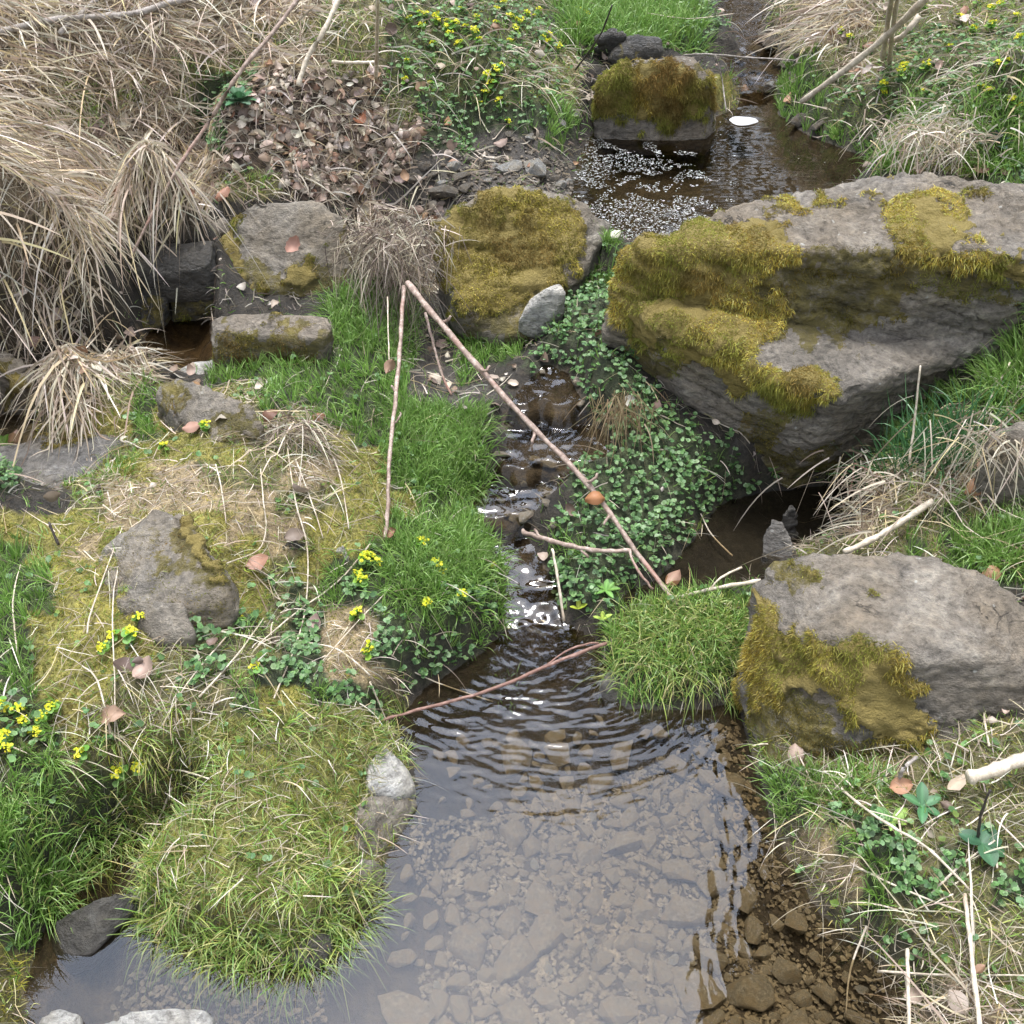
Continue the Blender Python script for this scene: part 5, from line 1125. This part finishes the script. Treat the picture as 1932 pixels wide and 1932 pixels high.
top = [(790, 38), (805, 42), (815, 50), (830, 45), (845, 55), (800, 60), (775, 50), (858, 62), (935, 32), (958, 48), (970, 55), (985, 48), (968, 66), (992, 38), (1008, 42), (935, 58), (1030, 78), (1022, 84), (1038, 92), (1055, 102), (905, 90), (890, 72), (880, 65),
       (838, 62), (770, 130), (765, 165), (815, 170), (942, 140), (930, 148), (920, 158), (932, 175), (915, 195), (945, 205), (905, 212), (955, 240), (870, 100), (960, 92), (1088, 30), (1100, 40), (820, 95), (900, 45), (1015, 32), (950, 20), (870, 30), (850, 80)]
def clusters(pts, regs):
    left = list(pts)
    for nm, f in regs:
        mine = [q for q in left if f(*q)]; left = [q for q in left if not f(*q)]
        ordinals([(px, sax(px, py, random.uniform(.9, 1.4), nm, nm)) for px, py in mine], nm, nm)
clusters(top, [('yellow flowers right of the upright pale stalk', lambda x, y: x < 850 and y < 70 and x < 812), ('yellow flowers in the densest patch at the top', lambda x, y: x < 872 and y < 80), ('yellow flowers low on the round leaved bank', lambda x, y: y > 128 and x > 850),
    ('yellow flowers beside the leaf drift', lambda x, y: y > 80 and x < 850), ('yellow flowers in the upper middle of the left bank', lambda x, y: x < 965 and y > 50 ), ('yellow flowers on the top right rim of the left bank', lambda x, y: y < 60), ('yellow flowers above the tall green grass', lambda x, y: True)])
rt = [(1700, 150), (1705, 138), (1745, 140), (1660, 190), (1665, 178), (1740, 185), (1845, 180), (1880, 135), (1885, 145), (1900, 130), (1860, 195), (1905, 205), (1925, 175), (1800, 50), (1830, 70), (1870, 60), (1910, 45), (1790, 100), (1890, 20), (1840, 15), (1925, 85), (1740, 25), (1585, 70), (1600, 85), (1925, 225), (1870, 30)]
clusters(rt, [('yellow flowers beside the far stream on the right', lambda x, y: x < 1650), ('yellow flowers under the leaning pale stalks', lambda x, y: x < 1760), ('yellow flowers in the top right corner', lambda x, y: y < 90), ('yellow flowers on the green slope at the right edge', lambda x, y: True)])

# ------------------------------------------------------------------ special plants
def leafy(label, cpx, cpy, leaves, cols, name='leafy_plant', lift=.02, lob=0, wfac=1.):
    g = G(cpx, cpy); e = bpy.data.objects.new(name, None); col.objects.link(e); e.empty_display_size = .02; e.location = g; tag(e, label, 'plant')
    bpy.context.view_layer.update()
    for dx, dy, L_, up_a in leaves:
        L_ *= .72
        yaw = math.atan2(dy, dx); L2 = L_; n = 10; rows = []; cc = []
        d = Vector((math.cos(yaw)*math.cos(up_a), math.sin(yaw)*math.cos(up_a), math.sin(up_a))); s = Vector((-math.sin(yaw), math.cos(yaw), 0)); c = pal(1, cols, .15)[0]
        for i in range(n+1):
            t = i/n; wd = wfac*.2*L2*math.sin(math.pi*(.06+.92*t))**.75*(1 if not lob else (1.25 if i % 2 else .72))
            ctr = g+Vector((0, 0, lift*.6))+d*L2*t+Vector((0, 0, -.25*L2*t*t))
            for k, f in ((-1, -1), (-.5, -.5), (0, 0), (.5, .5), (1, 1)):
                rows.append(tuple(ctr+s*wd*f+Vector((0, 0, .18*wd*abs(f))))); cc.append(c*(1.5 if k == 0 else 1))
        F_ = np.array([[i*5+j, i*5+j+1, (i+1)*5+j+1, (i+1)*5+j] for i in range(n) for j in range(4)])
        link('leaf', np_mesh('leaf', np.array(rows), F_, np.array(cc)), M_GREEN, e)
    return e
DG_ = [(.05, .11, .055), (.06, .13, .06)]
leafy('toothed dark green rosette on the peaked stone', 385*1, 1118, [(-1, -.15, .10, .25), (1, .1, .07, .3), (.5, 1, .075, .5), (-.3, -.9, .05, .2)], DG_, 'thistle_rosette', lob=1, wfac=1.1)
leafy('rosette with narrow bright leaves under the clover tussock', 1142, 1122, [(1, 0, .045, .4), (-.8, .6, .045, .5), (.2, 1, .04, .7), (-.9, -.5, .04, .3), (.5, -.9, .04, .3), (.8, .7, .04, .5)], [(.12, .24, .05)], wfac=1.)
leafy('yellow green seedling standing in the stream by the pale twig', 1090, 1165, [(-1, 0, .03, .6), (.8, .2, .035, .7), (.1, 1, .035, .9)], [(.3, .36, .04)], lift=.03)
leafy('second yellow green seedling further right in the stream', 1135, 1185, [(-1, .2, .03, .5), (.9, .3, .035, .6), (.1, 1, .03, .9)], [(.25, .34, .05)], lift=.03)
leafy('dark leaved plant with rounded leaves near the bottom right corner', 1845, 1605, [(-1, .45, .05, .3), (.7, .9, .055, .35), (.9, .1, .045, .3), (.1, -1, .055, .2), (.8, -.5, .05, .1)], [(.03, .08, .04), (.045, .11, .05)], lift=.03, wfac=1.9)
leafy('young plant with dark glossy pointed leaves below the right boulder', 1735, 1530, [(-.8, .4, .05, .5), (.9, .3, .05, .5), (.2, 1, .06, .6), (.8, -.6, .045, .2), (-.3, -1, .05, .3)], [(.05, .13, .05)], lift=.02, wfac=1.1)
leafy('yellow patched pointed leaves on the thatch below the right boulder', 1680, 1560, [(-.9, .7, .05, .5), (.9, .6, .05, .5), (.9, -.3, .03, .3), (-.4, -.8, .03, .3)], [(.2, .3, .05), (.1, .2, .06)], lift=.02, wfac=1.2)
leafy('dark crinkled leaf rosette on the bank behind the largest boulder', 1872, 290, [(math.cos(a), math.sin(a), .07, .4+.5*(i % 3)) for i, a in enumerate(np.linspace(0, 6.0, 12))], [(.05, .08, .06), (.07, .10, .08)], lift=.03, lob=1, wfac=1.6)
leafy('green nettle like plant between the straw curtain and the leaf drift', 455, 215, [(math.cos(a), math.sin(a), .07, .3+.4*(i % 3)) for i, a in enumerate(np.linspace(0, 6.0, 14))], [(.05, .13, .05), (.09, .16, .09)], lift=.05, lob=1, wfac=1.3)
leafy('green broad leaves growing at the left edge beside the wet slab', 10, 850, [(.9, .4, .05, .5), (-.5, .8, .05, .6), (.9, -.3, .05, .4), (.1, 1, .05, .6), (.4, -.9, .04, .3)], [(.08, .2, .04)], lift=.02, wfac=1.2)

# white foam raft at the far side of the upper pool
c = P(1402, 229, .383); a = np.linspace(0, 2*math.pi, 24, endpoint=False); rad = .035*(1+.12*np.sin(3*a+1))
V = np.concatenate([np.c_[c.x+np.cos(a)*rad*1.3, c.y+np.sin(a)*rad, np.full(24, c.z)], np.c_[c.x+np.cos(a)*rad*1.1, c.y+np.sin(a)*rad*.85, np.full(24, c.z+.006)], np.c_[c.x+np.cos(a)*.001, c.y+np.sin(a)*.001, np.full(24, c.z+.008)]])
F_ = np.array([[r_*24+i, r_*24+(i+1) % 24, (r_+1)*24+(i+1) % 24, (r_+1)*24+i] for r_ in range(2) for i in range(24)])
tag(link('foam_raft', np_mesh('foam_raft', V, F_, np.full((72, 3), .5)), M_FOAM), 'oval white raft of foam at the far side of the upper pool', 'foam')

# ------------------------------------------------------------------ trees beyond the frame, seen only as dark reflections in the pool
def bark():
    m, t, o = mat_new('bark'); tc = N(t, 'ShaderNodeTexCoord'); n1 = N(t, 'ShaderNodeTexNoise', Scale=12., Detail=6.); t.links.new(tc.outputs['Object'], n1.inputs[0])
    p = N(t, 'ShaderNodeBsdfPrincipled', Roughness=.9); t.links.new(ramp(t, n1.outputs[0], [(.3, (.04, .032, .025)), (.7, (.14, .12, .10))]), p.inputs['Base Color']); t.links.new(p.outputs[0], o.inputs[0]); return m
BARK = bark()
def tree(label, x, y, h, rad, crown_c, crown_r, n):
    z0 = float(hgt(np.array([x]), np.array([y]))[0]); e = bpy.data.objects.new('tree', None); col.objects.link(e); e.location = (x, y, z0); tag(e, label, 'tree')
    bpy.context.view_layer.update(); cc = Vector(crown_c)
    tr = [tube([(x, y, z0-.1), (x+(cc.x-x)*.1, y+(cc.y-y)*.1, z0+h*.35), (x+(cc.x-x)*.35, y+(cc.y-y)*.35, z0+h*.65), (x+(cc.x-x)*.6, y+(cc.y-y)*.6, z0+h)], rad, rad*.3, 12)]
    for k in range(16):
        f = random.uniform(.35, .95); s = Vector((x+(cc.x-x)*.35*f, y+(cc.y-y)*.35*f, z0+h*f*.8)); d = Vector((random.gauss(0, 1), random.gauss(0, 1), random.gauss(0, .7))).normalized()
        t_ = cc+Vector((d.x*crown_r[0], d.y*crown_r[1], d.z*crown_r[2]))*.8; tr.append(tube([s, s.lerp(t_, .5)+Vector((0, 0, .1)), t_], rad*.3, rad*.05, 6))
    nn2 = 0; Vs = []; Fs = []
    for V, F_ in tr: Vs.append(V); Fs.append(F_+nn2); nn2 += len(V)
    link('trunk', np_mesh('trunk', np.concatenate(Vs), np.concatenate(Fs)), BARK, e)
    d = norm(rng.normal(size=(n, 3)))*rng.random((n, 1))**.4; q = np.array(cc)+d*np.array(crown_r); q = q[fbm(q*1.6, 3, 5) > -.22]
    V, F_, C = discs(q, norm(rng.normal(size=(len(q), 3))), rng.uniform(.03, .06, len(q)), [(.035, .07, .02), (.05, .09, .03), (.025, .05, .018)], 5)
    link('crown', np_mesh('crown', V, F_, C), M_GREEN, e)
for lb, x, y, h, rd, cc_, cr_, n_ in (('ivy clad tree leaning over the bank beyond the right edge', 3.4, 4.2, 8, .16, (3.5, 4.1, 8.5), (1.75, 1.75, 6.), 60000),
        ('broad evergreen tree beyond the top of the picture, left of the stream', -2.6, 9.5, 8, .2, (-2.6, 9.5, 6.2), (2.2, 2., 5.6), 26000), ('broad evergreen tree beyond the top, above the far stream', 1.0, 10.5, 9, .2, (1.0, 10.5, 6.8), (2.2, 2., 6.2), 26000),
        ('broad evergreen tree beyond the top, over the right bank', 4.8, 9.5, 8, .2, (4.8, 9.5, 6.4), (2.4, 2.2, 5.8), 22000), ('broad evergreen tree beyond the top left corner', -6.5, 8.5, 8, .2, (-6.5, 8.5, 6), (2.6, 2.2, 5.4), 20000)):
    tree(lb, x, y, h, rd, cc_, cr_, n_)
